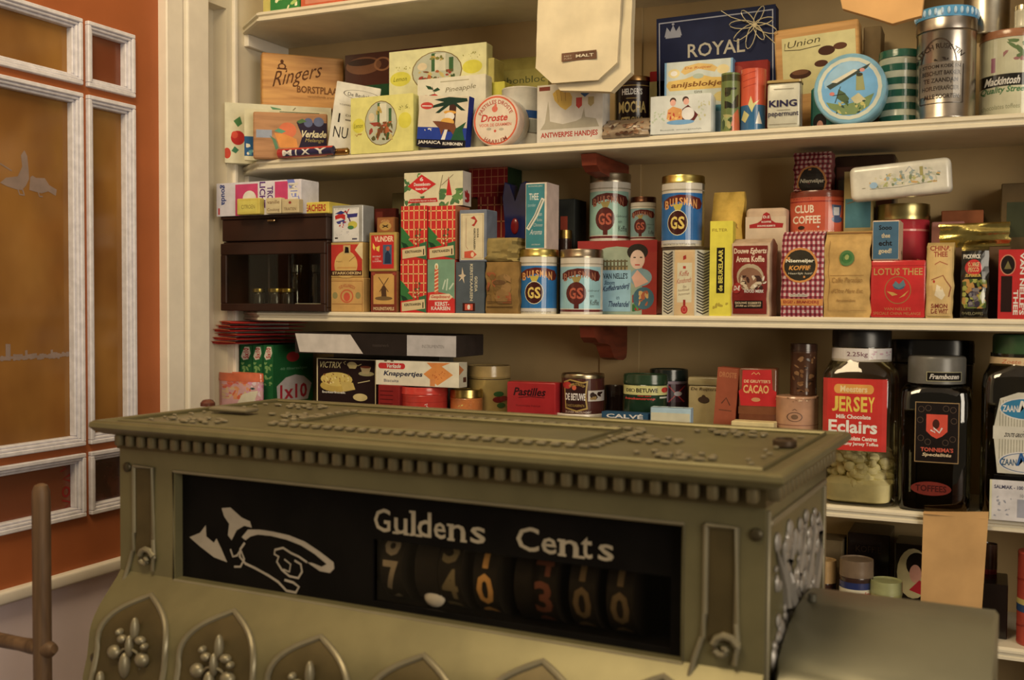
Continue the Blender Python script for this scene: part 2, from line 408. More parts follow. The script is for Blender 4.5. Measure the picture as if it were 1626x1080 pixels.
bm = bmesh.new(); add_box(bm, -.06, 2.6, -2.6, .08, 2.75, 2.8); structure('ceiling', bm, mat((225, 212, 180), 'paint'))
bm = bmesh.new(); add_box(bm, at_Y(953, 560, YB).x, at_Y(1016, 560, YB).x, YB-.004, YB+.002, 0, 2.75, .001); structure('trim_1', bm, M_WALL)
bm = bmesh.new(); add_box(bm, 1.62, 1.66, -.45, YB, 0, 2.75); structure('shading_end_panel', bm, M_WALL)  # end panel out of view, added to shade the right end of the shelves
# narrow moulding on the side wall between recess and corner
bm = bmesh.new(); y = at_X(372, 350, XS).y; add_box(bm, -.002, .006, y-.004, y+.004, 0, 2.75, .001); structure('trim_2', bm, M_TRIM).location.x = XS

# casing of the inner window
CY0, CY1 = RY1, at_X(266, 300, XS+.018).y
bm = bmesh.new(); gy = CY1+(CY0-CY1)*.42
add_box(bm, -.03, .018, CY1, gy-.002, .0, 2.3, .002); add_box(bm, -.03, .024, gy+.002, CY0-.001, .0, 2.3, .003, 2); add_box(bm, -.03, .012, gy-.003, gy+.003, 0, 2.3)
structure('trim_3', bm, M_TRIM).location.x = XS
bm = bmesh.new(); add_box(bm, -.03, .02, -1.5, -1.42, 0, 2.3, .003); structure('trim_4', bm, M_TRIM).location.x = XS

# the orange sash window
ORANGE = (160, 82, 24)
M_OR = mat(ORANGE, 'paint', 8, .12); M_OR2 = M_OR
M_PANE = None
def pane_mat():
    m, N, L, b = nodes_new('amber_pane')
    tc = N.new('ShaderNodeTexCoord'); mp = N.new('ShaderNodeMapping'); mp.inputs['Scale'].default_value = (1, 3, 2)
    no = N.new('ShaderNodeTexNoise'); no.inputs['Scale'].default_value = 2.6; no.inputs['Detail'].default_value = 3
    cr = N.new('ShaderNodeValToRGB'); cr.color_ramp.elements[0].color = alb((104, 62, 14))+(1,); cr.color_ramp.elements[1].color = alb((146, 98, 26))+(1,)
    cr.color_ramp.elements[0].position = .3; cr.color_ramp.elements[1].position = .7
    L.new(tc.outputs['Object'], mp.inputs[0]); L.new(mp.outputs[0], no.inputs['Vector']); L.new(no.outputs['Fac'], cr.inputs[0]); L.new(cr.outputs[0], b.inputs['Base Color'])
    b.inputs['Roughness'].default_value = .12; b.inputs['Specular IOR Level'].default_value = .35
    return m
M_PANE = pane_mat()
wr = bpy.data.objects.new('window_1', None); COL.objects.link(wr); wr['kind'] = 'structure'; wr.location = (XS, -.9, .98)
def wpart(name, bm, m, smooth=False, parent=wr):
    o = link(name, bm, m, parent, smooth)
    o.matrix_parent_inverse = Matrix.Translation((0, .9, -.98))
    return o
bpy.context.view_layer.update()
def Yx(px, py=300): return at_X(px, py, XS).y
def Zx(px, py): return at_X(px, py, XS).z
zs_bot = Zx(189, 885)
rows = [(Zx(128, 136), Zx(129, 31)), (Zx(132, 707), Zx(129, 149)), (Zx(135, 819), Zx(132, 719))]
colsY = [(Yx(137), Yx(212)), (-1.19, Yx(129)), (-1.33, -1.21)]   # (far-left edge, right edge)
colsY = [(min(a), max(a)) for a in colsY]
ys = sorted([CY1]+[v for c in colsY for v in c]+[-1.42]); 
bm = bmesh.new(); X0, X1 = -.03, .0
zt = 2.2
# stiles, rails and glazing bars
def sash(ya, yb, za, zb): add_box(bm, X0, X1, ya, yb, za, zb)
sash(colsY[0][1], CY1, zs_bot, zt); sash(-1.42, colsY[2][0], zs_bot, zt)
sash(colsY[1][1], colsY[0][0], zs_bot, zt); sash(colsY[2][1], colsY[1][0], zs_bot, zt)
for a, b in colsY:
    sash(a, b, zs_bot, rows[2][0]); sash(a, b, rows[2][1], rows[1][0]); sash(a, b, rows[1][1], rows[0][0]); sash(a, b, rows[0][1], zt)
wpart('sash_frame', bm, M_OR)
M_BEAD = mat((208, 200, 186), 'paint', 90, .12)
gz = []
for ci, (a, b) in enumerate(colsY):
    for ri, (z0, z1) in enumerate(rows):
        bm = bmesh.new(); t = .015
        for k, (t0, t1, x) in enumerate(((0, .0065, .007), (.0065, .011, .004), (.011, t, .000))):
            for ya, yb, za, zb in ((a+t0, b-t0, z0+t0, z0+t1), (a+t0, b-t0, z1-t1, z1-t0), (a+t0, a+t1, z0+t1, z1-t1), (b-t1, b-t0, z0+t1, z1-t1)):
                add_box(bm, -.012, x, ya, yb, za, zb, .0012)
        wpart('glazing_bead', bm, M_BEAD)
        bm = bmesh.new(); add_box(bm, -.016, -.011, a+.004, b-.004, z0+.004, z1-.004)
        dark = (ci == 0 and ri == 2)
        wpart('pane', bm, mat((62, 24, 8), 'tin', 30, .6) if dark else (mat((112, 52, 16), 'tin', 5, .2) if (ri == 2 or (ci == 0 and ri == 0)) else M_PANE))
# etched decorations on the panes
def pane_art(name, px0, px1, py0, py1, art, parent=wr):
    ya, yb = at_X(px0, py1, XS-.011).y, at_X(px1, py1, XS-.011).y; zb_, zt_ = at_X((px0+px1)/2, py1, XS-.011).z, at_X((px0+px1)/2, py0, XS-.011).z
    W, H = abs(yb-ya), zt_-zb_
    o = art_object(name, art, (W, H), lambda u, v, o: (-.0108+o, ya+(yb-ya)*u, zb_+v*H), None, 'card'); o.parent = wr; o.matrix_parent_inverse = Matrix.Translation((0, .9, -.98)); return o
G_ = (134, 112, 92)
bird = [(.0, .22), (.1, .34), (.3, .4), (.38, .62), (.36, .86), (.42, .98), (.47, .86), (.49, .6), (.5, .38), (.44, .22), (.37, .12), (.28, .12), (.12, .16)]
bird2 = [(.5, .14), (.52, .42), (.56, .46), (.62, .42), (.78, .44), (.86, .3), (1, .22), (.98, .08), (.84, .16), (.72, .1), (.6, .12)]
pane_art('etched_bird_decoration', 0, 90, 238, 312, [('p', bird, G_), ('p', bird2, G_), ('l', [(.3, .14), (.33, .02), (.42, .02)], .03, G_), ('l', [(.38, .14), (.41, .03)], .03, G_), ('l', [(.66, .12), (.68, .03), (.74, .03)], .03, G_), ('l', [(.0, .62), (.2, .5)], .03, G_)])
R = random.Random(4); sky = [(0, .0)]
for i in range(40):
    x = i/40; hgt = .22+R.uniform(0, .14)+(.62 if i in (12, 13) else 0)+(.25 if i in (6, 20, 31) else 0); sky += [(x, hgt), (x+1/40, hgt)]
sky += [(1, 0)]
skyart = [('r', sky[i][0], R.uniform(-.0, .12), sky[i+1][0], sky[i][1], G_) for i in range(1, len(sky)-2, 2)]
pane_art('etched_skyline_decoration', -40, 112, 541, 573, skyart)
pane_art('red_marks', 94, 116, 730, 818, [('l', [(.5, .95), (.2, .9), (.5, .84), (.1, .8)], .03, (140, 30, 14)), ('l', [(.8, .72), (.3, .66), (.8, .6)], .03, (140, 30, 14)), ('o', .5, .42, .3, .1, .4, (140, 30, 14)), ('l', [(.2, .28), (.8, .22), (.4, .12), (.9, .05)], .035, (140, 30, 14))])
# low panelled wall and sill under the window
bm = bmesh.new(); add_box(bm, -.06, -.004, -1.47, CY1, 0, zs_bot-.012)
structure('wall_left_panel', bm, mat((222, 200, 184), 'paint', 10, .05)).location.x = XS
bm = bmesh.new(); add_box(bm, -.03, .012, -1.42, CY1, zs_bot-.018, zs_bot+.001, .004, 3); structure('trim_5', bm, M_TRIM, None, True).location.x = XS

# ------------------------------------------------------------------ shelves with moulded edges, each one board
XL = at_Y(407, 20, SF).x; YW = at_X(385, 62, XS).y
def shelf(z, label, full=True):
    t = .017; xr = 1.62
    def outline(o): return [(XS, YB), (xr, YB), (xr, SF-o), (XL-o*.4, SF-o), (XS, YW-o)]
    bm = bmesh.new(); lv = [(0, -.004), (-.003, 0), (-.006, 0), (-.0075, -.004), (-.0105, -.004), (-.012, -.001), (-.0155, -.001), (-t, -.005)]
    rings = [[bm.verts.new((x, y, z+dz)) for x, y in outline(o)] for dz, o in lv]
    for a, b in zip(rings, rings[1:]):
        for i in range(5): bm.faces.new((a[i], a[(i+1) % 5], b[(i+1) % 5], b[i]))
    bm.faces.new(rings[0]); bm.faces.new(list(reversed(rings[-1])))
    o = link('shelf', bm, M_SHELF); tag(o, label, 'shelf', 'cream moulded wall shelves')
def cleat(z):
    bm = bmesh.new(); add_box(bm, XS, XS+.01, YW+.004, YB, z-.017-.022, z-.0172, .001); structure('trim_6', bm, M_TRIM)
for z in (Z1, Z2, Z3, Z4): cleat(z)
shelf(Z1, 'topmost cream wall shelf with the cut-off corner, empty front edge')
shelf(Z2, 'cream wall shelf carrying the chocolate boxes and round sweet tins')
shelf(Z3, 'cream wall shelf carrying the coffee and tea packets')
shelf(Z4, 'cream wall shelf carrying the tall sweet jars')
shelf(Z5, 'lowest cream wall shelf carrying the small topping jars')
# red-brown brackets
def bracket(z, label):
    zt = z-.018; d = abs(YB+.418); x = at_Y(1000, 250, YB).x-.012
    prof = [(-.004, 0)]+[(-d+d*q/100, -.058*h_/100) for q, h_ in ((0, 0), (3, 30), (12, 44), (38, 50), (46, 56), (52, 74), (58, 90), (70, 97), (85, 100), (95, 94), (97, 80))]+[(-.004, -.04)]
    bm = bmesh.new(); b2 = bmesh.new()
    a = [b2.verts.new((-.012, y, q)) for y, q in prof]; b = [b2.verts.new((.012, y, q)) for y, q in prof]; n = len(prof)
    b2.faces.new(a); b2.faces.new(list(reversed(b)))
    for i in range(n): b2.faces.new((a[i], b[i], b[(i+1) % n], a[(i+1) % n]))
    merge(bm, b2, Matrix.Translation((x, YB, zt)))
    o = link('shelf_bracket', bm, wood((128, 52, 22), (96, 34, 14), (6, 6, 30))); tag(o, label, 'bracket', 'red-brown shelf brackets')
bracket(Z2, 'red-brown wooden bracket under the shelf of chocolate boxes, above the tins')
bracket(Z3, 'red-brown wooden bracket under the shelf of coffee and tea')

# ------------------------------------------------------------------ counter
bm = bmesh.new(); add_box(bm, .55, 2.2, -1.2, -.66, .0, .86); add_box(bm, .54, 2.25, -1.24, -.62, .86, .9, .006, 2)
tag(link('counter', bm, wood((110, 66, 34), (78, 44, 22), (2, 20, 20))), 'brown wooden shop counter carrying the cash register', 'counter')

# ------------------------------------------------------------------ wooden chair in the corner of the picture
def chair():
    P = on_plane(65, 768, (0, -1.1, 0), Vector((0, 1, 0))); x, y = P.x, -1.1; zt = P.z
    M = wood((104, 76, 44), (74, 52, 28), (30, 30, 3)); root = empty('wooden_chair', 'old brown wooden chair with turned back post, standing before the sash window', 'chair', (x-.135, y, 0))
    def part(nm, f): 
        bm = bmesh.new(); f(bm); o = link(nm, bm, M, root, True); o.matrix_parent_inverse = Matrix.Translation((-(x-.135), -y, 0))
    rr = .0098
    for sx_ in (0, -.27):
        part('back_post', lambda bm: add_lathe(bm, [(.010, 0), (.013, .2), (.013, .45), (rr, .5), (rr, zt-.02), (rr*.95, zt-.008), (rr*.7, zt-.002), (rr*.3, zt)], 16, (x+sx_, y, 0)))
    zr = at_Y(60, 1028, -1.1).z
    def rail(bm, z): 
        pts = [(x+.0185, y, z+.002)]+[(x-.27*t, y, z) for t in (-.045, .06, .12, .5, .88, .94, 1)]
        add_tube(bm, pts, [.005, .009, .0085, .0075, .009, .0075, .008, .008], 12)
    part('back_rail', lambda bm: rail(bm, zr)); part('back_rail', lambda bm: rail(bm, zr-.22))
    part('seat', lambda bm: add_box(bm, x-.285, x+.02, y-.015, y+.3, .45, .475, .008, 2))
    for sx_ in (0, -.27): part('leg', lambda bm: add_lathe(bm, [(.012, 0), (.016, .2), (.015, .45)], 16, (x+sx_, y+.28, 0)))
chair()

# ================================================================== THE CASH REGISTER
RO = Vector((.55098, -1.08709, 1.31973)); RW = -.039486; WD, DP = .747, .312
reg = empty('cash_register', 'antique olive-green metal cash register with pointing hand and guldens and cents display', 'cash register', (RO.x, RO.y, .9), 0)
M_REG = mat((115, 105, 62), 'brass', 25, .12, .05); M_REL = mat((132, 120, 84), 'brass', 25, .1); M_REGD = mat((84, 70, 34), 'brass', 30, .2)
RM = Matrix.Translation(RO) @ Matrix.Rotation(RW, 4, 'Z'); reg.matrix_world = Matrix.Translation((0, 0, 0)) @ RM @ Matrix.Translation((0, 0, .9-RO.z))
RI = Matrix.Translation((0, 0, RO.z-.9))
def rp(name, bm, m, smooth=True, parent=None):
    o = link(name, bm, m, parent or reg, smooth)
    if parent is None: o.matrix_parent_inverse = RI
    return o
A0, A1, B0, B1 = .014, .7265, .03, .29; CB = -.4197
# front profile: how far back the front stands at height c
def smooth(t): t = min(1, max(0, t)); return t*t*(3-2*t)
def fb(c):
    if c > -.168: return B0
    if c > -.232: t = (-.168-c)/.064; return B0-.044*math.sin(t*PI/2)**1.1
    return -.014-.012*smooth((-.232-c)/.06)
wa0, wa1, wc0, wc1 = .095, .6575, -.167, -.0535
bm = bmesh.new()
cs = [0-.02, -.0535, -.167]+[-.168-.064*i/9 for i in range(1, 10)]+[-.25, -.27, -.3, -.36, CB]
na = 2
for i in range(len(cs)-1):
    c0, c1 = cs[i], cs[i+1]
    spans = [(A0, A1)] if not (c0 == wc1 and c1 == wc0) else [(A0, wa0), (wa1, A1)]
    for a, b in spans:
        bm.faces.new([bm.verts.new(p) for p in ((a, fb(c0), c0), (b, fb(c0), c0), (b, fb(c1), c1), (a, fb(c1), c1))])
for a in (A0, A1):
    for i in range(len(cs)-1):
        c0, c1 = cs[i], cs[i+1]; bm.faces.new([bm.verts.new(p) for p in ((a, fb(c0), c0), (a, B1, c0), (a, B1, c1), (a, fb(c1), c1))])
bm.faces.new([bm.verts.new(p) for p in ((A0, B1, cs[0]), (A1, B1, cs[0]), (A1, B1, CB), (A0, B1, CB))])
for a, b, c, d in ((wa0, wc0, wa0, wc1), (wa1, wc0, wa1, wc1), (wa0, wc0, wa1, wc0), (wa0, wc1, wa1, wc1)):
    bm.faces.new([bm.verts.new(p) for p in ((a, B0, b), (c, B0, d), (c, B0+.012, d), (a, B0+.012, b))])
bmesh.ops.remove_doubles(bm, verts=bm.verts, dist=.0002)
body = rp('casing', bm, M_REG)
# cornice: moulded slab with raised rim
bm = bmesh.new(); lv = [(-.0, .0035), (.0015, .0005), (0, -.004), (.002, -.011), (.0075, -.0165), (.010, -.02), (.012, -.0205)]
def rect(o, c): return [(o, o, c), (WD-o, o, c), (WD-o, DP-o, c), (o, DP-o, c)]
lv = [(.012, -.0015), (.009, .001), (.004, .001), (.0005, -.0015), (0, -.006), (.004, -.0105), (.011, -.014), (.018, -.0155)]
rings = [[bm.verts.new(p) for p in rect(o, c)] for o, c in lv]
for a, b in zip(rings, rings[1:]):
    for i in range(4): bm.faces.new((a[i], a[(i+1) % 4], b[(i+1) % 4], b[i]))
bm.faces.new(rings[0]); bm.faces.new(list(reversed(rings[-1]))); rp('cornice', bm, M_REG)
bm = bmesh.new(); n = 44
for i in range(n):
    a = .020+(WD-.04)*(i+.5)/n; add_box(bm, a-.0045, a+.0045, .0125, .03, -.027, -.014, .0025, 2)
for i in range(16):
    b = .03+(DP-.06)*(i+.5)/16
    for aa in (.013, WD-.018): add_box(bm, aa-.004, aa+.009, b-.0045, b+.0045, -.027, -.014, .0025, 2)
rp('dentil_moulding', bm, mat((112, 98, 60), 'brass', 25, .1))
bm = bmesh.new(); add_box(bm, .018, WD-.0185, .0225, DP-.01, -.031, -.013); rp('frieze', bm, M_REGD)
# relief on the lid
def relief_top():
    bm = bmesh.new(); R = random.Random(7)
    def leaf(a, b, s, c=.0008):
        add_ball(bm, (a, b, c), s, 8, (R.uniform(.8, 1.5), R.uniform(.7, 1.2), .45))
    # beaded frame around a raised central panel
    for i in range(26):
        a = .19+.36*i/25
        for b in (.075, .225): add_box(bm, a-.0048, a+.0048, b-.004, b+.004, -.001, .0028, .0018, 2)
    for i in range(9):
        b = .085+.13*i/8
        for a in (.185, .556): leaf(a, b, .005)
    rp('lid_beading', bm, M_REL)
    for cx, cy in ((.1, .06), (.1, .24), (.645, .06), (.645, .24), (.165, .15), (.585, .15)):
        bm = bmesh.new()
        for k in range(16):
            an = k*.62; rr = .004+.0019*k; leaf(cx+rr*math.cos(an)*1.25, cy+rr*math.sin(an)*.8, .0042)
        rp('lid_scroll', bm, M_REL)
    bm = bmesh.new()
    for i in range(10): leaf(.04+R.uniform(-.006, .006), .045+.022*i, .003); leaf(.705+R.uniform(-.006, .006), .045+.022*i, .003)
    rp('lid_relief', bm, M_REL)
    bm = bmesh.new()
    rr = [(.205, .09), (.535, .09), (.535, .21), (.205, .21)]; add_tube(bm, [(a, b, .0012) for a, b in rr], .002, 6, True)
    add_tube(bm, [(a, b, .0) for a, b in [(.022, .022), (WD-.022, .022), (WD-.022, DP-.022), (.022, DP-.022)]], .0022, 6, True)
    rp('lid_moulding', bm, M_REG)
relief_top()
P = on_plane(372, 655, RO, Vector((0, 0, 1))); L0 = RM.inverted() @ P
bm = bmesh.new(); add_box(bm, L0.x-.03, L0.x+.028, L0.y-.012, L0.y+.012, .001, .006, .003, 2); rp('lid_plate', bm, M_REL)
P = on_plane(338, 646, RO, Vector((0, 0, 1))); L1 = RM.inverted() @ P
bm = bmesh.new(); add_lathe(bm, [(.009, 0), (.009, .004), (.006, .0075), (.002, .0085)], 16, (L1.x-.012, L1.y+.004, .0)); rp('lid_screw', bm, mat((92, 44, 28), 'tin'))
P = on_plane(1246, 708, RO, Vector((0, 0, 1))); L2 = RM.inverted() @ P
bm = bmesh.new(); add_lathe(bm, [(.011, 0), (.011, .005), (.008, .007), (.008, .0025), (.001, .002)], 20, (L2.x, L2.y, 0)); rp('lid_lock', bm, mat((74, 56, 34), 'brass'))
# display
bm = bmesh.new(); add_box(bm, wa0-.001, wa1+.001, B0+.0125, B0+.07, wc0-.001, wc1+.001)
M_BLK = mat((8, 5, 3), 'dull', 20, .5)
# black surround plate with a clear opening, and number wheels behind
oa0, oa1, oc0, oc1 = .342, .645, -.161, -.100
bm.free(); bm = bmesh.new(); yb0, yb1 = B0+.011, B0+.014
for a, b, c, d in ((wa0, wa1, oc1, wc1), (wa0, oa0, wc0, oc1), (oa1, wa1, wc0, oc1), (oa0, oa1, wc0, oc0)): add_box(bm, a, b, yb0, yb1, c, d)
add_box(bm, wa0, wa1, B0+.09, B0+.095, wc0, wc1); add_box(bm, wa0, wa1, B0+.014, B0+.09, wc0, wc0+.002); add_box(bm, wa0, wa1, B0+.014, B0+.09, wc1-.002, wc1)
disp = rp('display_plate', bm, M_BLK, False)
LT = (160, 144, 108); W_, H_ = wa1-wa0, wc1-wc0
def FA(a, c): return ((a-wa0)/W_, (c-wc0)/H_)
def PX(x, y):
    q = RM.inverted() @ on_plane(x, y, RM @ Vector((0, yb0, 0)), RM.to_3x3() @ Vector((0, 1, 0))); return FA(q.x, q.z)
def PL(pts): return [PX(*p) for p in pts]
g0, g1 = PX(594, 848), PX(771, 868)
def word(s, x, yb, yt, c=LT, adv=None):
    """letters placed one at a time along the plate, with small serifs"""
    out = []
    for ch, xa, xb, tall in s:
        u0, _ = PX(xa, 850); u1, _ = PX(xb, 850); v0 = yb; v1 = yb+(yt-yb)*tall
        out.append(('t', ch, u0, v0, u1, v1, c, 'm'))
        if ch in 'lhdntiu':
            out.append(('r', u0-.003, v0-.004, u0+(u1-u0)*.35, v0+.016, c))
            if ch in 'nu': out.append(('r', u1-(u1-u0)*.3, v0-.004, u1+.003, v0+.016, c))
        if ch in 'ln': out.append(('r', u0-.004, v1-.02, u0+(u1-u0)*.3, v1, c))
    return out
vb, vt = PX(610, 845)[1], PX(610, 808)[1]
art = word([('G', 594, 620, 1.0), ('u', 626, 647, .68), ('l', 653, 660, 1.05), ('d', 663, 685, 1.05), ('e', 689, 708, .68), ('n', 713, 739, .68), ('s', 747, 771, .68)], 0, vb, vt)
vb2, vt2 = PX(840, 876)[1], PX(840, 837)[1]
art += word([('C', 820, 856, 1.0), ('e', 860, 884, .66), ('n', 889, 919, .66), ('t', 923, 941, .86), ('s', 950, 975, .66)], 0, vb2, vt2)
H2 = (156, 142, 114)
art += [('p', PL([(352, 807), (366, 806), (384, 822), (397, 828), (400, 838), (388, 835), (376, 842), (368, 858), (362, 850), (364, 832), (356, 820)]), H2),
        ('p', PL([(301, 853), (318, 846), (327, 834), (328, 852), (340, 862), (344, 855), (352, 872), (361, 893), (340, 885), (318, 868)]), H2),
        ('l', PL([(366, 872), (370, 884), (377, 882), (382, 872), (388, 888), (382, 900), (372, 900)]), .02, H2),
        ('p', PL([(384, 853), (394, 841), (412, 841), (432, 844), (459, 850), (484, 860), (508, 876), (530, 893), (531, 903), (524, 910), (508, 907), (488, 893), (496, 894), (511, 900), (519, 896), (500, 880), (478, 866), (455, 857), (430, 851), (410, 849), (398, 852), (390, 858)]), H2),
        ('l', PL([(389, 862), (382, 872), (381, 884), (390, 895), (405, 902), (425, 913), (442, 924), (455, 938), (470, 941), (475, 932), (466, 925), (452, 921)]), .023, H2),
        ('l', PL([(488, 893), (475, 884), (462, 878), (450, 870), (437, 873), (436, 880), (443, 884), (440, 892), (448, 905), (460, 915), (474, 918), (480, 908), (478, 896), (468, 890)]), .02, H2),
        ('l', PL([(452, 888), (462, 896), (460, 908), (450, 904)]), .016, H2)]
def surf(u, v, o): return (wa0+u*W_, yb0-o, wc0+v*H_)
ao = art_object('printed_lettering', art, (W_, H_), surf, reg, 'card', step=.00008); ao.matrix_parent_inverse = RI
# number drums; amber glow and dimness are put into the numeral colours
NC = (150, 112, 48)
drums = [(.358, '7', (140, 122, 88)), (.398, '', 0), (.424, '4', (112, 96, 58)), (.462, '0', (186, 132, 52)), (.505, '', 0), (.522, '3', (96, 52, 30)), (.560, '0', (92, 72, 40)), (.596, '0', (88, 70, 40))]
for a, s, c in drums:
    bm = bmesh.new(); r0 = .040
    b2 = bmesh.new(); add_lathe(b2, [(r0, -.0125), (r0, .0125)], 28)
    merge(bm, b2, Matrix.Translation((a, B0+.058, -.127)) @ Matrix.Rotation(PI/2, 4, 'Y'))
    d = rp('number_drum', bm, mat((26, 20, 12), 'card'))
    if s:
        def sf(u, v, o, a=a): 
            t = (v-.5)*1.9; q = r0+o
            return (a+(u-.5)*.021, B0+.058-q*math.cos(t), -.127+q*math.sin(t))
        N_ = {'7': '6', '4': '3', '0': '9', '3': '2'}[s]; U_ = {'7': '8', '4': '5', '0': '1', '3': '4'}[s]; q1 = .36 if U_ == '1' else .08
        ar = [('t', s, .08, .16, .92, .58, c, 'b'), ('t', N_, .08, -.3, .92, .10, c, 'b'), ('t', U_, q1, .64, 1-q1, 1.06, c, 'b')]
        x = art_object('drum_numerals', ar, (.02, .076), sf, d, 'card', cuts=([], [i/16 for i in range(1, 16)]), base=.0006)
bm = bmesh.new(); add_box(bm, oa0, oa1, yb1+.0002, yb1+.0012, oc0, oc1); rp('display_glass', bm, glass((.95, .92, .86), .0, .02, .12), False)
bm = bmesh.new(); add_ball(bm, (.402, B0+.0285, -.154), .0105, 14, (1.1, .4, .9)); rp('coin_tab', bm, mat((206, 196, 170), 'card'))
# pilasters: recessed flutes with raised edges and scrolls
for (pa0, pa1, sg) in ((.030, .072, 1), (.672, .712, 1)):
    bm = bmesh.new(); top, bot = -.052, -.158
    ia, ib = pa0+.008, pa1-.010
    bm2 = bmesh.new(); add_box(bm2, ia, ib, B0-.0006, B0+.003, bot+.012, top); rp('pilaster_flute', bm2, M_REGD, False)
    L = [(ia-.002, B0-.001, top+.002), (ib+.002, B0-.001, top+.002), (ib+.002, B0-.001, bot+.03), (ib+.004, B0-.002, bot+.01), (ib+.001, B0-.002, bot-.004)]
    add_tube(bm, L, .0024, 8); add_tube(bm, [(ia-.002, B0-.001, top+.002), (ia-.002, B0-.001, bot+.035), (ia-.004, B0-.001, bot+.015), (ia-.010, B0-.001, bot-.002), (ia-.014, fb(bot-.015)-.001, bot-.02)], .0024, 8)
    cx, cz = ib-.008, bot+.008; sp = [(cx+(.013-.0014*k*.8)*math.cos(.3+k*.62), B0-.003, cz+(.013-.0014*k*.8)*math.sin(.3+k*.62)) for k in range(13)]
    add_tube(bm, sp, [.0035-.0001*k for k in range(13)], 8)
    rp('pilaster_moulding', bm, M_REL)
for a, c in ((.026, -.052), (.7195, -.054), (.026, -.25)):
    bm = bmesh.new(); add_ball(bm, (a, fb(c)-.001, c), .0055, 12, (1, .5, 1)); rp('casing_screw', bm, mat((70, 60, 34), 'brass'))
# raised strip framing the window
bm = bmesh.new(); add_tube(bm, [(wa0-.002, B0, wc1+.002), (wa1+.002, B0, wc1+.002), (wa1+.002, B0, wc0-.002), (wa0-.002, B0, wc0-.002)], .0018, 8, True); rp('display_frame', bm, M_REL)
# pointed arches with hanging lilies along the swelling front
def on_front(x, y):
    q = RM.inverted(); n = RM.to_3x3() @ Vector((0, 1, 0)); b = .02
    for _ in range(12):
        P = q @ on_plane(x, y, RM @ Vector((0, b, 0)), n); b = .5*b+.5*fb(P.z)
    return P.x, P.z
TIPS = [(245, 946), (377, 971), (515, 1012), (679, 1042), (868, 1051), (1060, 1075)]
for k in range(6):
    ac, pk = on_front(*TIPS[k]); hw = .049; ac -= .003
    def arch(t):                              # t 0..1 left foot -> peak -> right foot
        s = abs(t-.5)*2; side = -1 if t < .5 else 1
        if s < .45: q = s/.45; return ac+side*hw*(math.sin(q*PI/2))*.98, pk-.030*q-.016*q**3
        q = (s-.45)/.55; return ac+side*hw*(.98+.02*q), pk-.046-.09*q
    pts = [arch(i/40) for i in range(41)]
    bm = bmesh.new(); add_tube(bm, [(a, fb(c)-.001, c) for a, c in pts], .0033, 8)
    fr = rp('key_arch', bm, M_REL)
    # dark field inside
    bm = bmesh.new(); NB = 24; prev = None
    for i in range(21):
        l = pts[20-i]; r_ = pts[20+i]; row = [bm.verts.new((l[0]+(r_[0]-l[0])*j/6, fb(l[1])-.0012+.0004, l[1])) for j in range(7)]
        if prev:
            for j in range(6): bm.faces.new((prev[j], prev[j+1], row[j+1], row[j]))
        prev = row
    bmesh.ops.remove_doubles(bm, verts=bm.verts, dist=1e-5)
    rp('arch_field', bm, M_REGD)
    bm = bmesh.new()
    def blob(a, c, ra, rc, dp=.0055): add_ball(bm, (ac+a, fb(pk+c)-.003, pk+c), 1, 12, (ra, dp, rc))
    blob(.003, -.030, .0045, .014); blob(.0, -.046, .004, .012)
    blob(-.011, -.040, .006, .0045); blob(.014, -.038, .0065, .0045); blob(-.017, -.034, .0038, .0038); blob(.021, -.043, .0036, .0036)
    blob(-.021, -.055, .0085, .0075, .007); blob(.0185, -.057, .0085, .0075, .007)
    blob(-.004, -.066, .006, .014, .007); blob(-.004, -.088, .0042, .0042); blob(-.034, -.085, .004, .01); blob(.03, -.085, .004, .01)
    blob(-.004, -.105, .006, .008)
    for s_ in (-1, 1): add_tube(bm, [(ac+s_*(.004+.012*math.sin(q)), fb(pk-.045)-.003, pk-.062+.016*math.cos(q)*.8) for q in (0, .5, 1, 1.5, 2)], .0016, 6)
    rp('arch_lily', bm, M_REL)
# side panel with foliage, daylight from the right put into its paler colour
bm = bmesh.new(); R = random.Random(11)
for b0, b1, c0, c1 in ((B0+.012, B1-.012, -.050, -.044), (B1-.02, B1-.012, -.3, -.05), (B0+.004, B0+.008, -.3, -.035)): add_box(bm, A1-.001, A1+.003, b0, b1, c0, c1, .001)
rp('side_moulding', bm, M_REL)
bm = bmesh.new()
for k in range(130):
    b = R.uniform(B0+.03, B1-.035); c = R.uniform(-.19, -.065); s = R.uniform(.0028, .006); add_ball(bm, (A1+.001, b, c), s, 8, (.6, R.uniform(.6, 1.6), R.uniform(.7, 2)))
for k in range(6):
    b = B0+.05+.03*k; c = -.17; add_tube(bm, [(A1+.002, b+.025*math.sin(t*1.1+k), c+.028*t) for t in (0, .7, 1.4, 2.1, 2.8, 3.5)], [.004, .005, .0045, .004, .003, .001], 6)
rp('side_foliage', bm, mat((150, 140, 118), 'brass', 25, .1))
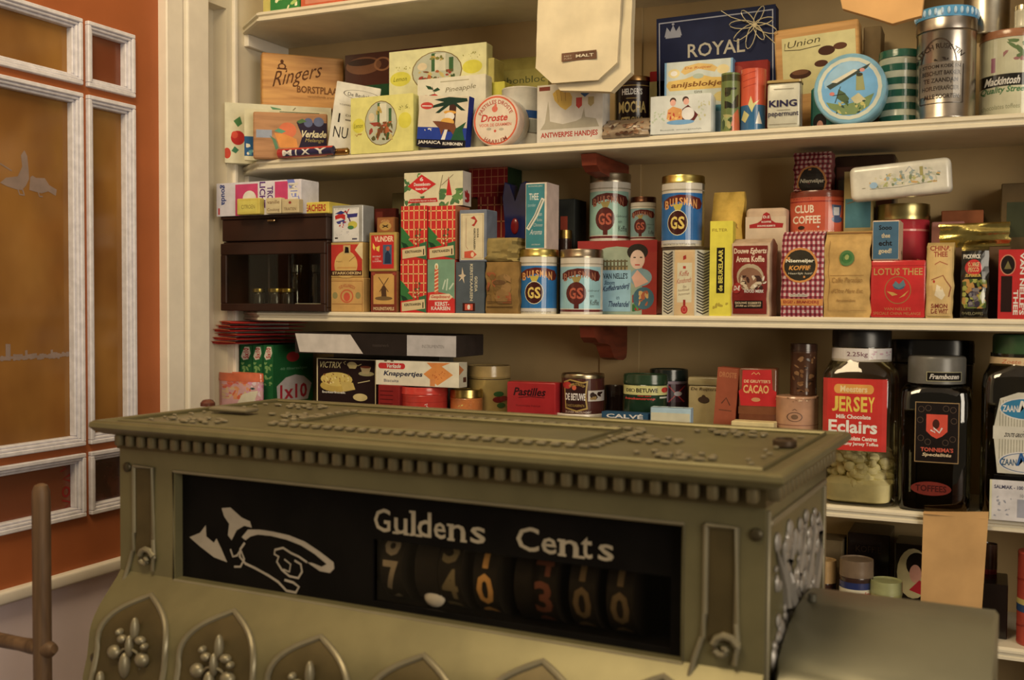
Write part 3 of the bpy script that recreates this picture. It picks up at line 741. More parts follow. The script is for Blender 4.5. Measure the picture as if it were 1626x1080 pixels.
# barrel-shaped housing on the machine's right side
def housing():
    q = RM.inverted()
    a0 = A1+.006; tl = q @ on_plane(1265, 953, RM @ Vector((a0, 0, 0)), RM.to_3x3() @ Vector((1, 0, 0)))
    bt = tl.y+.010; ct = tl.z; a1 = None
    Q = RM @ Vector((0, bt, 0)); a1 = (q @ on_plane(1583, 975, Q, RM.to_3x3() @ Vector((0, 1, 0)))).x
    bm = bmesh.new(); n = 26; prof = []
    rad = .17; cc = ct-rad; cb = bt+.02
    for i in range(n+1):
        t = math.radians(80+105*i/n); prof.append((cb+rad*math.cos(t)*1.0, cc+rad*math.sin(t)))
    prof.append((prof[-1][0], CB)); prof.append((prof[0][0], CB))
    rings = []
    for a, ins in ((a0, .003), (a0+.003, 0), (a1-.003, 0), (a1, .003)):
        my = sum(p[0] for p in prof)/len(prof); mz = -.3
        rings.append([bm.verts.new((a, b+(ins if b < my else -ins), c-(ins if c > CB+.01 else 0))) for b, c in prof])
    m = len(prof)
    for r1, r2 in zip(rings, rings[1:]):
        for i in range(m): bm.faces.new((r1[i], r1[(i+1) % m], r2[(i+1) % m], r2[i]))
    bm.faces.new(rings[0]); bm.faces.new(list(reversed(rings[-1]))); rp('side_housing', bm, mat((122, 116, 84), 'brass', 20, .08))
    bm = bmesh.new(); add_lathe(bm, [(.004, 0), (.004, .006), (.002, .007)], 10, (a0+.012, bt-.002, ct-.001)); rp('housing_pin', bm, mat((90, 84, 62), 'brass'))
    # crank hub at the far end
    bm = bmesh.new(); b2 = bmesh.new(); add_lathe(b2, [(.03, 0), (.045, .002), (.045, .014), (.03, .02), (.012, .022)], 28); merge(bm, b2, Matrix.Translation((a1, bt-.03, ct-.085)) @ Matrix.Rotation(PI/2, 4, 'Y')); rp('crank_hub', bm, M_REL)
housing()

# ================================================================== THE GOODS
W = (216, 208, 182); IV = (206, 196, 150); K = (26, 20, 16); RED = (184, 30, 20); DR = (120, 22, 16); YEL = (210, 196, 96); GRN = (34, 84, 48); BLU = (30, 66, 128); GOLD = (176, 142, 60); TEAL = (58, 122, 120); BRN = (96, 58, 26); TAN = (190, 158, 100); PNK = (196, 150, 120)
YF = -.43

# ------------------------------------------------ topmost shelf
tin('storage_tin', 'dark green tin at the open end of the topmost shelf', 'tin', 371, 412, -60, -.30, Z1, (36, 58, 30), [('t', 'Y', .3, .06, .45, .2, (150, 150, 70))], lid=0)
box('tea_carton', 'green and yellow carton on the topmost shelf beside the dark green tin', 'carton', 418, 475, -60, -.42, .06, Z1, (60, 130, 50), [('r', 0, 0, 1, 1, (52, 126, 52)), ('r', 0, 0, .2, 1, (196, 180, 80)), ('s', .3, .0, .95, .5, 14, .06, [(230, 225, 160), (170, 200, 90)], 3)])
box('biscuit_carton', 'orange-red carton on the topmost shelf next to the green carton', 'carton', 478, 545, -60, -.42, .08, Z1, (196, 84, 40), [('r', 0, 0, 1, 1, (196, 88, 44)), ('r', .1, .1, .9, .3, (206, 130, 90))])

# ------------------------------------------------ shelf of chocolate boxes
van = box('sweet_tin', 'pale yellow tin peeping out above the cherry picture box by the wall', 'tin', 366, 430, 140, -.20, .05, Z2, (190, 178, 100), [('t', 'van Dungen', .04, .55, .95, .72, (150, 60, 30), 'i')], fin='tin', bev=.012, seg=4)
chb = box('chocolate_box', 'large flat cream box with a cherry picture, leaning out past the shelf end', 'chocolate box', 357, 526, 167, -.432, .03, Z2, (206, 196, 150), [('r', 0, 0, 1, 1, (212, 202, 156)), ('e', .12, .42, .065, .12, RED), ('e', .09, .47, .03, .06, (210, 70, 40)), ('e', .02, .16, .035, .09, (196, 60, 30)), ('p', [(.08, .7), (.14, .78), (.16, .66), (.12, .6)], (70, 120, 60)), ('p', [(.06, .2), (.1, .16), (.13, .22), (.09, .28)], (60, 120, 80)), ('p', [(.42, .97), (.52, .94), (.55, .84), (.47, .86)], (90, 140, 90)), ('l', [(.6, .86), (.66, .97)], .015, (120, 100, 50))], rot=40)
box('chocolate_box', 'wooden chocolate box with curly dark lettering, on top of the cherry box', 'chocolate box', 416, 546, 88, -.385, .03, chb['top'], (186, 128, 50), [('t', 'Ringers', .14, .26, .72, .66, (92, 52, 20), 'i', .25), ('t', 'BORSTPLAAT', .42, .28, .98, .42, (120, 74, 30), 'b'), ('t', 'verschillende aroma', .55, .2, .9, .25, (120, 74, 30)), ('o', .24, .76, .05, .06, .35, (92, 52, 20)), ('e', .24, .85, .02, .04, (92, 52, 20)), ('r', .18, .70, .30, .73, (92, 52, 20))], bodymat=wood((204, 146, 62), (170, 112, 42), (3, 20, 30)), bev=.002, rot=44)
box('chocolate_box', 'cream box with a blue corner, between the cherry picture box and the brown fruit box', 'chocolate box', 388, 520, 175, -.448, .012, Z2, (204, 192, 140), [('r', 0, 0, 1, 1, (206, 196, 146)), ('r', 0, .08, .25, .46, (36, 84, 120)), ('s', .02, .1, .24, .4, 9, .05, [(90, 150, 150), (220, 210, 170)], 4), ('r', .42, .955, .9, .97, (70, 90, 60))], rot=38)
box('chocolate_box', 'brown wooden chocolate box with oranges and plums painted on it', 'chocolate box', 402, 520, 179, -.458, .014, Z2, (160, 110, 60), [('r', .04, .45, .25, .62, (150, 156, 160)), ('e', .46, .62, .12, .17, (216, 110, 60)), ('p', [(.28, .6), (.34, .66), (.44, .6), (.38, .55)], (90, 150, 110)), ('p', [(.28, .56), (.42, .54), (.58, .44), (.6, .26), (.36, .24)], (220, 140, 50)), ('p', [(.22, .5), (.3, .42), (.34, .24), (.3, .2), (.26, .4)], (90, 130, 90)), ('p', [(.58, .8), (.99, .8), (.99, .2), (.6, .2), (.66, .5)], (44, 34, 50)), ('e', .74, .8, .06, .1, (90, 96, 120)), ('e', .88, .82, .07, .1, (96, 104, 126)), ('p', [(.58, .82), (.66, .88), (.72, .82), (.62, .77)], (80, 110, 60)), ('t', 'Verkade', .64, .48, .99, .63, (220, 206, 150), 'bi'), ('t', 'Melange', .7, .36, .95, .46, (170, 150, 70), 'i')], bodymat=wood((176, 124, 70), (140, 94, 50), (3, 20, 30)), bev=.002, rot=34)
bm = bmesh.new(); P = at_Y(441, 241, -.447); Q = at_Y(528, 241, -.447)
mx = empty('sweet_roll', 'red and navy sweet roll with big white letters lying before the painted fruit box', 'sweet roll', (P.x, -.4405, Z2))
# the roll lies on the shelf lip
b2 = bmesh.new(); add_lathe(b2, [(.004, 0), (.0078, .002), (.0078, (Q-P).x-.002), (.004, (Q-P).x)], 20); merge(bm, b2, Matrix.Translation((0, 0, .0078)) @ Matrix.Rotation(PI/2, 4, 'Y')); link('wrapper', bm, mat((40, 36, 66), 'tin'), mx, True); LQ = (Q-P).x
def rs(u, v, o): t = (v-.5)*2.4; return (u*LQ, -(.0079+o)*math.cos(t), .0078+(.0079+o)*math.sin(t))
art_object('printed_label', [('r', 0, .72, 1, 1, (190, 50, 24)), ('r', 0, 0, .1, 1, (170, 30, 20)), ('r', .1, .0, 1, .12, (190, 40, 24)), ('t', 'M', .1, .2, .27, .74, W, 'b'), ('t', 'I', .32, .2, .38, .74, W, 'b'), ('t', 'X', .44, .2, .6, .74, W, 'b'), ('t', 'Y', .68, .2, .9, .74, W, 'b')], (LQ, .019), rs, mx, 'tin', cuts=([], [i/10 for i in range(1, 10)]), base=.0002)
mx.location.y = -.4415
card = box('price_card', 'white tilted card with a big numeral one and the word NU', 'card', 527, 598, 138, -.428, .005, Z2, (206, 198, 168), [('t', 'De Beukelaar', .28, .82, .9, .87, K), ('o', .6, .85, .42, .07, .05, (90, 80, 60)), ('t', 'TOFFEE BIJ DE', .12, .66, .62, .69, (90, 80, 60)), ('t', '1', .12, .42, .2, .55, K), ('t', 'DIK', .3, .52, .5, .55, (90, 80, 60)), ('t', 'NU', .08, .2, .4, .36, K), ('t', 'STUKS', .5, .26, .74, .3, (90, 80, 60)), ('r', .3, .46, .55, .48, (120, 110, 90))], rot=35, roll=8)
bm = bmesh.new(); P = at_Y(531, 236, -.434); b2 = bmesh.new(); add_lathe(b2, [(.004, 0), (.006, .002), (.006, .026), (.004, .028)], 16); merge(bm, b2, Matrix.Rotation(PI/2, 4, 'Y')); o = link('chocolate_roll', bm, mat((170, 130, 60), 'foil'), None, True); o.location = (P.x, -.434, Z2+.006); tag(o, 'small gold foil roll lying at the foot of the white numeral card', 'sweet roll')
box('chocolate_tin', 'dark brown tin with a coffee cup picture behind the white card', 'tin', 548, 700, 80, -.16, .08, Z2, (66, 30, 18), [('r', 0, 0, 1, 1, (64, 28, 16)), ('e', .2, .72, .19, .2, (120, 76, 40)), ('e', .18, .8, .15, .08, (40, 20, 12)), ('o', .4, .72, .09, .16, .25, (150, 100, 54)), ('r', .5, .0, 1, .35, (84, 30, 16)), ('r', .52, .38, .98, .41, (120, 60, 24))], fin='tin', ab=150)
box('tea_carton', 'small green carton in the shade behind the white card', 'carton', 578, 618, 134, -.27, .02, Z2, (30, 66, 34))
def medal(cx, cy, rx, ry, sd):
    return [('e', cx, cy, rx*1.04, ry*1.04, (120, 96, 40)), ('e', cx, cy, rx, ry, (176, 176, 140)), ('r', cx-rx*.22, cy+ry*.0, cx-rx*.04, cy+ry*.94, (60, 96, 50)), ('r', cx+rx*.5, cy-ry*.1, cx+rx*.68, cy+ry*.66, (60, 96, 50)), ('r', cx-.02, cy, cx+rx*.36, cy+ry*.9, (206, 200, 160)),
            ('s', cx-rx*.75, cy-ry*.8, cx+rx*.75, cy+ry*.05, 34, .05, [(120, 70, 30), (170, 90, 40), (90, 84, 40), (190, 170, 90), (60, 80, 40), (150, 60, 40)], sd), ('s', cx-rx*.3, cy+ry*.4, cx+rx*.3, cy+ry*.8, 8, .04, [(180, 150, 60), (120, 120, 50)], sd+1), ('e', cx-rx*.6, cy+ry*.3, rx*.2, ry*.2, (210, 190, 140))]
LEM = (206, 196, 40)
box('chocolate_box', 'big pale yellow box with round street scene medallion, standing at the back', 'chocolate box', 618, 772, 75, -.36, .025, Z2, (204, 196, 120), [('r', 0, 0, 1, 1, (214, 208, 140))]+medal(.5, .58, .25, .34, 5)+[('e', .12, .5, .11, .13, LEM), ('e', .86, .6, .1, .12, LEM), ('t', 'Lemon', .05, .46, .19, .54, (90, 90, 20), 'i'), ('s', .76, .74, .94, .86, 12, .015, [(150, 146, 60)], 9), ('s', .04, .66, .24, .72, 10, .015, [(150, 146, 60)], 8)], group=None, bev=.002, ab=165)
box('chocolate_box', 'smaller pale yellow box with street scene medallion, in front at the shelf edge', 'chocolate box', 557, 656, 152, -.435, .02, Z2, (206, 198, 96), [('r', 0, 0, 1, 1, (212, 204, 104))]+medal(.49, .52, .25, .38, 15)+[('e', .13, .5, .1, .13, LEM), ('e', .87, .54, .105, .14, LEM), ('t', 'Lemon', .06, .46, .2, .54, (90, 90, 20), 'i'), ('s', .76, .72, .96, .82, 12, .015, [(150, 146, 60)], 19), ('s', .05, .3, .2, .36, 8, .015, [(170, 130, 50)], 18)], bev=.002)
box('chocolate_box', 'cream box with cherries on a twig, behind the palm tree box', 'chocolate box', 663, 771, 122, -.392, .025, Z2, (206, 196, 156), [('r', 0, 0, 1, 1, (214, 206, 168)), ('e', .12, .62, .06, .07, RED), ('e', .24, .64, .07, .06, RED), ('p', [(.12, .88), (.2, .85), (.24, .78), (.16, .8)], (40, 70, 40)), ('p', [(.22, .76), (.3, .82), (.34, .77), (.27, .74)], (40, 70, 40)), ('l', [(.22, .84), (.26, .7), (.18, .68)], .012, (80, 60, 30)), ('t', 'Pineapple', .42, .68, .86, .8, (110, 100, 60), 'i', .04), ('r', .34, .91, .76, .93, (170, 160, 120))], bev=.002, ab=205)
box('carton', 'narrow bright yellow carton standing behind the cherry twig box', 'carton', 773, 801, 130, -.35, .05, Z2, (200, 190, 50))
box('carton', 'tall pale yellow carton half hidden by the big street scene box', 'carton', 768, 784, 92, -.33, .04, Z2, (180, 166, 80))
box('bonbon_box', 'wide olive yellow box with faint lettering, shaded behind the hanging cream bag', 'chocolate box', 776, 870, 92, -.0, .01, Z2, (150, 134, 50), [('r', 0, 0, 1, .72, (160, 146, 60)), ('t', 'bonbonbloc', .0, .40, .95, .56, (84, 84, 40))], ab=160)  # yellow box, the shade around it is put into the olive tone
box('rum_bean_box', 'blue and cream box with a palm tree, a rider and a white slogan', 'sweet box', 664, 742, 156, -.432, .018, Z2, (30, 44, 110), [('r', 0, 0, 1, 1, (206, 192, 154)), ('r', 0, .06, 1, .38, (34, 60, 140)), ('r', 0, 0, 1, .14, (26, 24, 30)), ('r', .62, .3, .76, .9, (70, 40, 28)), ('p', [(.3, .92), (.6, .98), (.96, .96), (.98, .9), (.76, .86), (.95, .72), (.86, .72), (.7, .84), (.62, .82), (.42, .66), (.34, .66), (.5, .8), (.28, .76), (.26, .8), (.5, .88)], (30, 56, 40)),
    ('e', .16, .8, .13, .07, (190, 60, 44)), ('r', .06, .785, .26, .805, W), ('e', .64, .68, .13, .035, (210, 150, 40)), ('e', .64, .6, .1, .08, W), ('e', .6, .48, .14, .09, (214, 160, 50)), ('p', [(.3, .5), (.44, .5), (.76, .46), (.8, .34), (.74, .24), (.66, .34), (.54, .34), (.5, .22), (.45, .36), (.38, .42)], (116, 66, 36)), ('p', [(.5, .14), (.56, .34), (.62, .34), (.58, .14)], W), ('p', [(.7, .14), (.78, .36), (.98, .5), (.92, .34), (.98, .14)], (36, 84, 50)), ('s', .1, .28, .3, .36, 6, .015, [W], 2), ('t', 'JAMAICA', .03, .035, .5, .115, W, 'b'), ('t', 'RUMBONEN', .54, .035, .94, .095, W, 'b')], side=[('r', 0, 0, 1, 1, (26, 44, 120))], roll=5)
def disc(name, label, cat, cx, cy, ry, Y, dep, col, face, edge, rimcol, group=None, z=None, recess=.0):
    P = at_Y(cx, cy, Y); T = at_Y(cx, cy-ry, Y); r = T.z-P.z
    if z is not None: P.z = z+r
    root = empty(name, label, cat, (P.x, Y, P.z-r), 0, group); bm = bmesh.new(); b2 = bmesh.new()
    add_lathe(b2, [(r*.95, 0), (r*.985, .001), (r*.985, dep*.45)], 48); merge(bm, b2, Matrix.Translation((0, dep, r)) @ Matrix.Rotation(PI/2, 4, 'X')); link('body', bm, mat(edge, 'tin'), root, True)
    bm = bmesh.new(); b2 = bmesh.new(); add_lathe(b2, [(r, dep*.5), (r, dep*.9), (r*.985, dep*.97), (r*.95, dep), (r*.9, dep), (r*.88, dep-recess)], 64); merge(bm, b2, Matrix.Translation((0, dep, r)) @ Matrix.Rotation(PI/2, 4, 'X')); link('lid', bm, mat(rimcol, 'tin'), root, True)
    R = r*.88
    art_object('printed_label', face, (2*R, 2*R), lambda u, v, o: ((u-.5)*2*R, -o+recess, r+(v-.5)*2*R), root, 'tin', clip=False, base=.0002)
    return root
disc('pastille_tin', 'round white tin with orange rim and red script, standing on its edge', 'tin', 787, 187, 41.5, -.425, .04, W, [('e', .5, .5, .5, .5, (214, 196, 160)), ('o', .5, .5, .53, .53, .07, (206, 84, 40)), ('a', 'PASTILLES DROSTE', .5, .5, .36, 160, 20, .09, (170, 60, 40)), ('t', 'Droste', .16, .48, .8, .64, (190, 50, 36), 'bi'), ('t', 'VOOR DE GRAMMEN', .1, .37, .88, .44, (206, 110, 80), 'b'), ('a', 'HAARLEM', .5, .5, .42, 235, 305, .09, (150, 60, 40)), ('e', .48, .75, .07, .07, (210, 100, 70)), ('e', .5, .83, .03, .03, (210, 100, 70)), ('e', .34, .22+.1, .06, .03, (170, 160, 130)), ('e', .64, .3, .06, .03, (170, 160, 130)), ('e', .49, .27, .03, .03, (200, 80, 50))], (196, 190, 168), (206, 180, 150), z=Z2)
tin('sweet_tin', 'white round tin with a blue band behind the orange-rimmed tin', 'tin', 796, 862, 143, -.39, Z2, (200, 194, 170), [('r', 0, .5, 1, .62, (34, 76, 130)), ('r', 0, .27, 1, .48, (150, 150, 130)), ('r', 0, .26, 1, .27, (110, 100, 80))], lid=0)
hand = [(.27, .72), (.24, .84), (.30, .9), (.4, .92), (.48, .88), (.54, .76), (.53, .62), (.44, .54), (.36, .6)]
box('biscuit_tin', 'white tin with a yellow hand and red lettering, below the hanging cream bag', 'tin', 853, 957, 132, -.433, .035, Z2, (196, 186, 160), [('r', 0, 0, 1, 1, (204, 194, 166)), ('p', [(.05, .22), (.12, .34), (.15, .55), (.17, .72), (.19, .55), (.2, .36), (.4, .3), (.6, .34), (.68, .38), (.72, .56), (.74, .4), (.9, .36), (.95, .22)], (166, 156, 124)), ('p', hand, (210, 170, 50)), ('l', [(.30, .88), (.33, .68)], .008, (150, 110, 30)), ('l', [(.36, .9), (.38, .7)], .008, (150, 110, 30)), ('l', [(.43, .9), (.44, .7)], .008, (150, 110, 30)), ('p', [(.6, .74), (.6, .6), (.64, .55), (.69, .6), (.69, .74)], RED), ('p', [(.67, .92), (.67, .8), (.73, .74), (.8, .8), (.8, .92)], (50, 90, 140)), ('p', [(.78, .74), (.78, .62), (.82, .57), (.87, .62), (.87, .74)], (170, 150, 90)), ('r', .03, .9, .2, .97, (120, 40, 20)), ('t', 'ANTWERPSE HANDJES', .06, .05, .93, .17, (170, 34, 20), 'b')], fin='tin', bev=.003, seg=2)
tin('mocha_tin', 'dark brown round tin with gold block lettering, beside the yellow hand tin', 'tin', 975, 1037, 126, -.36, Z2, (44, 28, 22), [('t', "HELDER'S", .2, .78, .72, .88, W, 'b'), ('t', 'MOCHA', .12, .5, .82, .68, (220, 190, 100), 'b'), ('t', 'STICKS', .18, .28, .74, .44, (220, 190, 100), 'b'), ('r', .3, .72, .6, .73, GOLD), ('r', .06, .14, .9, .16, GOLD), ('r', .06, .92, .9, .93, GOLD)], lid=.07, lidcol=(150, 110, 50))
pack('candy_bag', 'crumpled clear bag of brown candies lying before the dark brown mocha tin', 'bag', 957, 1030, 186, -.437, .05, Z2, (150, 126, 90), [('s', .1, .1, .9, .8, 26, .12, [(150, 110, 70), (110, 70, 44), (190, 176, 140), (90, 60, 40)], 6)], fin='plastic', amp=.006, crimp=.55, puff=.01)
box('aniseed_box', 'pale blue box with a yellow script banner, between navy box and white tin', 'sweet box', 1055, 1163, 96, -.39, .02, Z2, (150, 180, 190), [('r', 0, 0, 1, 1, (196, 200, 176)), ('p', [(.24, .8), (.3, .9), (.5, .95), (.7, .91), (.78, .84), (.74, .76), (.5, .84), (.3, .74)], (214, 176, 90)), ('p', [(.02, .55), (.06, .63), (.3, .66), (.5, .74), (.7, .66), (.96, .64), (.98, .5), (.9, .44), (.08, .44)], (216, 178, 80)), ('t', 'anijsblokjes', .1, .47, .92, .6, (130, 84, 30), 'bi'), ('t', 'De Ruijter', .3, .83, .7, .89, (190, 120, 50), 'bi'), ('e', .14, .78, .09, .09, (220, 200, 130)), ('e', .14, .78, .05, .05, (236, 230, 200)), ('e', .86, .8, .09, .09, (220, 200, 130)), ('e', .5, .7, .08, .05, (170, 180, 150)), ('t', 'tins', .44, .37, .56, .43, (80, 70, 40)), ('e', .85, .28, .12, .1, (210, 190, 110)), ('r', 0, .0, 1, .12, (80, 140, 150)), ('r', 0, 0, .03, 1, (120, 160, 180)), ('r', .97, 0, 1, 1, (120, 160, 180))], side=[('r', 0, 0, 1, 1, (110, 150, 180))], rot=2, ab=178)
box('rusk_tin', 'small white tin with rounded corners showing two aproned children', 'tin', 1031, 1131, 149, -.433, .03, Z2, (206, 206, 186), [('r', .02, .03, .98, .97, (206, 206, 184)), ('e', .38, .84, .05, .08, (70, 48, 36)), ('e', .38, .79, .045, .08, (220, 160, 130)), ('e', .58, .85, .05, .08, (70, 48, 36)), ('e', .59, .8, .045, .08, (220, 160, 130)), ('p', [(.28, .4), (.3, .62), (.38, .7), (.52, .62), (.54, .36), (.4, .28)], (216, 150, 70)), ('p', [(.53, .36), (.53, .62), (.62, .72), (.78, .46), (.72, .32)], (96, 36, 30)), ('e', .62, .5, .1, .16, (222, 216, 206)), ('e', .5, .3, .22, .06, (110, 160, 190)), ('s', .3, .36, .5, .55, 10, .04, [(190, 60, 40), (230, 180, 90)], 12), ('s', .04, .3, .26, .7, 16, .03, [(190, 196, 160), (176, 190, 150)], 13), ('s', .78, .3, .96, .8, 16, .03, [(190, 196, 160), (196, 190, 130)], 14), ('t', 'Bussink onvergetelijk', .18, .09, .84, .14, (90, 100, 90))], fin='tin', bev=.007, seg=4, rot=2)
roy = box('chocolate_box', 'big navy box with silver frame, crown and ribbon bow', 'chocolate box', 1043, 1232, 20, -.30, .025, Z2, (24, 30, 52), [('r', 0, 0, 1, 1, (26, 32, 56)), ('r', .02, .93, .98, .945, (150, 150, 150)), ('r', .02, .0, .03, .94, (150, 150, 150)), ('r', .97, .0, .98, .94, (150, 150, 150)), ('t', 'ROYAL', .27, .47, .75, .64, (170, 160, 130), 'm'), ('p', [(.07, .76), (.09, .88), (.12, .82), (.145, .9), (.17, .82), (.2, .88), (.22, .76)], (140, 140, 140)), ('r', .08, .74, .21, .76, (140, 140, 140)), ('e', .145, .91, .012, .014, (140, 140, 140)), ('t', 'Chocolade - Exclusief', .42, .38, .64, .42, (90, 100, 140))], roll=-1, bev=.002, ab=150)
# ribbon bow tied over the corner of the navy box
bm = bmesh.new(); wR, hR = roy['w'], roy['h']; bx, bz = wR*.33, hR*.86; R = random.Random(3)
for an in (10, 60, 130, 175, 215, 255, 300, 335):
    L_ = .022 if an % 2 else .017; pts = []
    for i in range(13):
        t = 2*PI*i/12; a = math.radians(an); lx, ly = L_*(1-math.cos(t))/1.2, L_*.28*math.sin(t)
        pts.append((bx+lx*math.cos(a)-ly*math.sin(a), -.003-.003*math.sin(t/2), bz+lx*math.sin(a)+ly*math.cos(a)))
    add_tube(bm, pts, .0007, 5)
add_tube(bm, [(bx, -.002, bz), (bx-.035, -.0015, hR*.94), (bx-.05, -.001, hR)], .0007, 5); add_tube(bm, [(bx, -.002, bz), (bx+.03, -.0015, hR*.7), (wR/2, -.001, hR*.6)], .0007, 5)
link('ribbon_bow', bm, mat((186, 170, 120), 'tin'), roy['o'], True)
box('carton', 'dark red carton standing in front of the navy box', 'carton', 1130, 1219, 98, -.373, .015, Z2, (134, 34, 22), [('e', .45, .9, .1, .05, (150, 60, 40))])
box('carton', 'small red box peeping out before the lower corner of the navy box', 'carton', 1031, 1075, 112, -.30, .028, Z2, (150, 24, 20), [('r', 0, 0, 1, .86, (170, 156, 90))])
tin('drinks_tin', 'slim olive green tin with dark figures, beside the red and blue tin', 'tin', 1145, 1175, 118, -.425, Z2, (90, 104, 44), [('r', 0, 0, 1, 1, (104, 118, 56)), ('r', 0, .86, 1, .97, (60, 66, 26)), ('s', .2, .4, .9, .75, 12, .07, [(30, 34, 20), (50, 50, 24)], 21), ('p', [(.5, 0), (.62, .28), (.9, .4), (1, .1), (1, 0)], (190, 90, 40)), ('e', .3, .2, .2, .1, (150, 160, 90)), ('s', .1, .02, .6, .3, 8, .05, [(60, 80, 40), (170, 160, 90)], 22)], lid=0)
tin('drinks_tin', 'slim tin, orange-red above and blue below with yellow leaves', 'tin', 1176, 1216, 112, -.42, Z2, (200, 80, 44), [('r', 0, .42, 1, 1, (206, 80, 40)), ('r', 0, 0, 1, .42, (40, 96, 130)), ('p', [(.3, .42), (.4, .56), (.5, .44), (.75, .5), (.55, .4), (.45, .3)], (210, 200, 120)), ('p', [(.05, .2), (.15, .34), (.35, .26), (.2, .14)], (196, 190, 110)), ('p', [(.6, .12), (.72, .32), (.85, .12)], W), ('l', [(.1, .9), (.6, .95)], .012, (170, 50, 24)), ('l', [(.1, .8), (.6, .85)], .012, (170, 50, 24)), ('l', [(.1, .7), (.6, .75)], .012, (170, 50, 24))], lid=0)
box('peppermint_tin', 'grey-white peppermint tin with gold lid edge and dark lettering', 'tin', 1218, 1271, 126, -.43, .03, Z2, (190, 184, 150), [('t', 'KING', .06, .44, .9, .58, (40, 34, 64), 'b'), ('t', 'pepermunt', .04, .22, .95, .34, (60, 54, 70), 'm'), ('r', .2, .8, .8, .81, (130, 120, 90)), ('r', .3, .37, .7, .38, (130, 120, 90)), ('r', .06, .08, .9, .09, (130, 120, 90))], fin='tin', bev=.004, seg=3, lidf=.07, lidcol=(170, 140, 70), rot=4, side=[('r', 0, 0, 1, .93, (150, 146, 130))])
un = box('picture_box', 'wooden framed box with a cream picture of chocolates, leaning behind the round windmill tin', 'chocolate box', 1232, 1366, 42, -.31, .04, Z2, (176, 130, 60), [('r', .09, -.02, .96, .86, (200, 188, 120)), ('t', 'Union', .16, .7, .55, .8, (80, 70, 40), 'i', .04), ('l', [(.13, .78), (.12, .68), (.3, .66), (.55, .69)], .012, (80, 70, 40)), ('e', .62, .6, .1, .07, (70, 40, 24)), ('e', .78, .64, .08, .05, (90, 54, 30)), ('e', .3, .3, .13, .07, (70, 40, 24)), ('e', .3, .33, .1, .04, (110, 70, 40)), ('e', .55, .42, .08, .05, (80, 46, 28))], bodymat=wood((190, 140, 64), (160, 112, 44), (3, 20, 30)), roll=-3, bev=.002, ab=150)
box('cigarette_carton', 'narrow grey-brown carton behind the picture frame box', 'carton', 1370, 1398, 42, -.2, .05, Z2, (110, 88, 50))
box('small_tin', 'small teal tin with a dark haired figure, half hidden by the windmill tin', 'tin', 1287, 1330, 138, -.385, .03, Z2, (40, 110, 90), [('e', .35, .2, .25, .2, K), ('e', .36, .12, .12, .12, (200, 140, 110))], fin='tin', bev=.003)
disc('windmill_tin', 'large round pale blue tin with a windmill and ship picture, standing on its edge', 'tin', 1349, 136, 56.5, -.43, .045, (150, 190, 190), [('e', .5, .5, .5, .5, (206, 206, 170)), ('e', .5, .5, .44, .44, (110, 170, 200)), ('p', [(.1, .62), (.2, .78), (.34, .9), (.5, .94), (.66, .9), (.8, .8), (.72, .78), (.5, .68), (.3, .58), (.12, .52)], (150, 190, 206)), ('p', [(.14, .56), (.5, .74), (.82, .88), (.76, .8), (.52, .68), (.2, .5)], (60, 70, 60)), ('p', [(.2, .62), (.56, .8), (.62, .78), (.3, .6)], (220, 210, 170)), ('p', [(.6, .7), (.7, .72), (.74, .46), (.6, .46)], (150, 150, 90)), ('e', .65, .71, .05, .03, (60, 60, 40)), ('p', [(.3, .36), (.33, .5), (.42, .44), (.5, .34), (.46, .24)], (80, 100, 60)), ('l', [(.28, .28), (.36, .54)], .012, (50, 50, 30)), ('l', [(.24, .4), (.44, .42)], .012, (50, 50, 30)), ('p', [(.14, .3), (.4, .24), (.6, .28), (.88, .4), (.8, .2), (.6, .08), (.4, .08), (.2, .2)], (120, 140, 80)), ('p', [(.52, .34), (.64, .42), (.76, .3), (.6, .24)], (196, 186, 130)), ('s', .3, .1, .75, .3, 18, .03, [(70, 100, 50), (190, 180, 90), (60, 80, 60)], 31), ('e', .23, .43, .04, .03, (210, 120, 100)), ('e', .69, .78, .04, .03, (210, 140, 120))], (120, 160, 150), (120, 168, 176), z=Z2)
tin('striped_tin', 'green and white banded round tin behind the windmill tin', 'tin', 1394, 1462, 84, -.40, Z2, (176, 176, 140), [('r', 0, y0, 1, y0+.1, (24, 84, 60)) for y0 in (.04, .23, .42, .6, .8)], lid=.1, lidcol=(24, 84, 60), lidfin='tin')
big = tin('tea_canister', 'tall silver canister with blue crimped lid and engraved lettering', 'canister', 1453, 1551, 20, -.435, Z2, (176, 162, 134), [('o', .38, .6, .3, .3, .06, (70, 56, 40)), ('r', .05, .25, .75, .63, (150, 136, 108)), ('a', 'DUTCH RUSK TIN', .4, .5, .28, 150, 40, .06, (60, 48, 36)), ('t', 'STOOM KOEK EN', .12, .56, .74, .6, (60, 48, 36), 'b'), ('t', 'BESCHUIT BAKKER', .12, .48, .74, .53, (60, 48, 36), 'b'), ('t', 'TE ZAANDAM', .14, .4, .7, .45, (60, 48, 36), 'b'), ('t', 'HOFLEVERANCIER', .12, .31, .72, .36, (60, 48, 36), 'b'), ('t', 'ALLE SOORTEN', .14, .22, .72, .27, (60, 48, 36), 'b'), ('l', [(.08, .17), (.78, .17), (.78, .6)], .008, (60, 48, 36)), ('l', [(.08, .6), (.08, .17)], .008, (60, 48, 36)), ('s', .3, .64, .56, .68, 3, .02, [(60, 48, 36)], 5)], lid=.2, lidcol=(170, 156, 130), fin='metal', artfin='tin')
bm = bmesh.new(); rr = big['r']*1.0; add_lathe(bm, [(rr*.9, big['h']*.9), (rr*1.03, big['h']*.905), (rr*1.03, big['h']*.985), (rr*.98, big['h']*1.004), (rr*.5, big['h']*1.004)], 48); link('lid_band', bm, mat((70, 140, 170), 'tin'), big['o'], True)
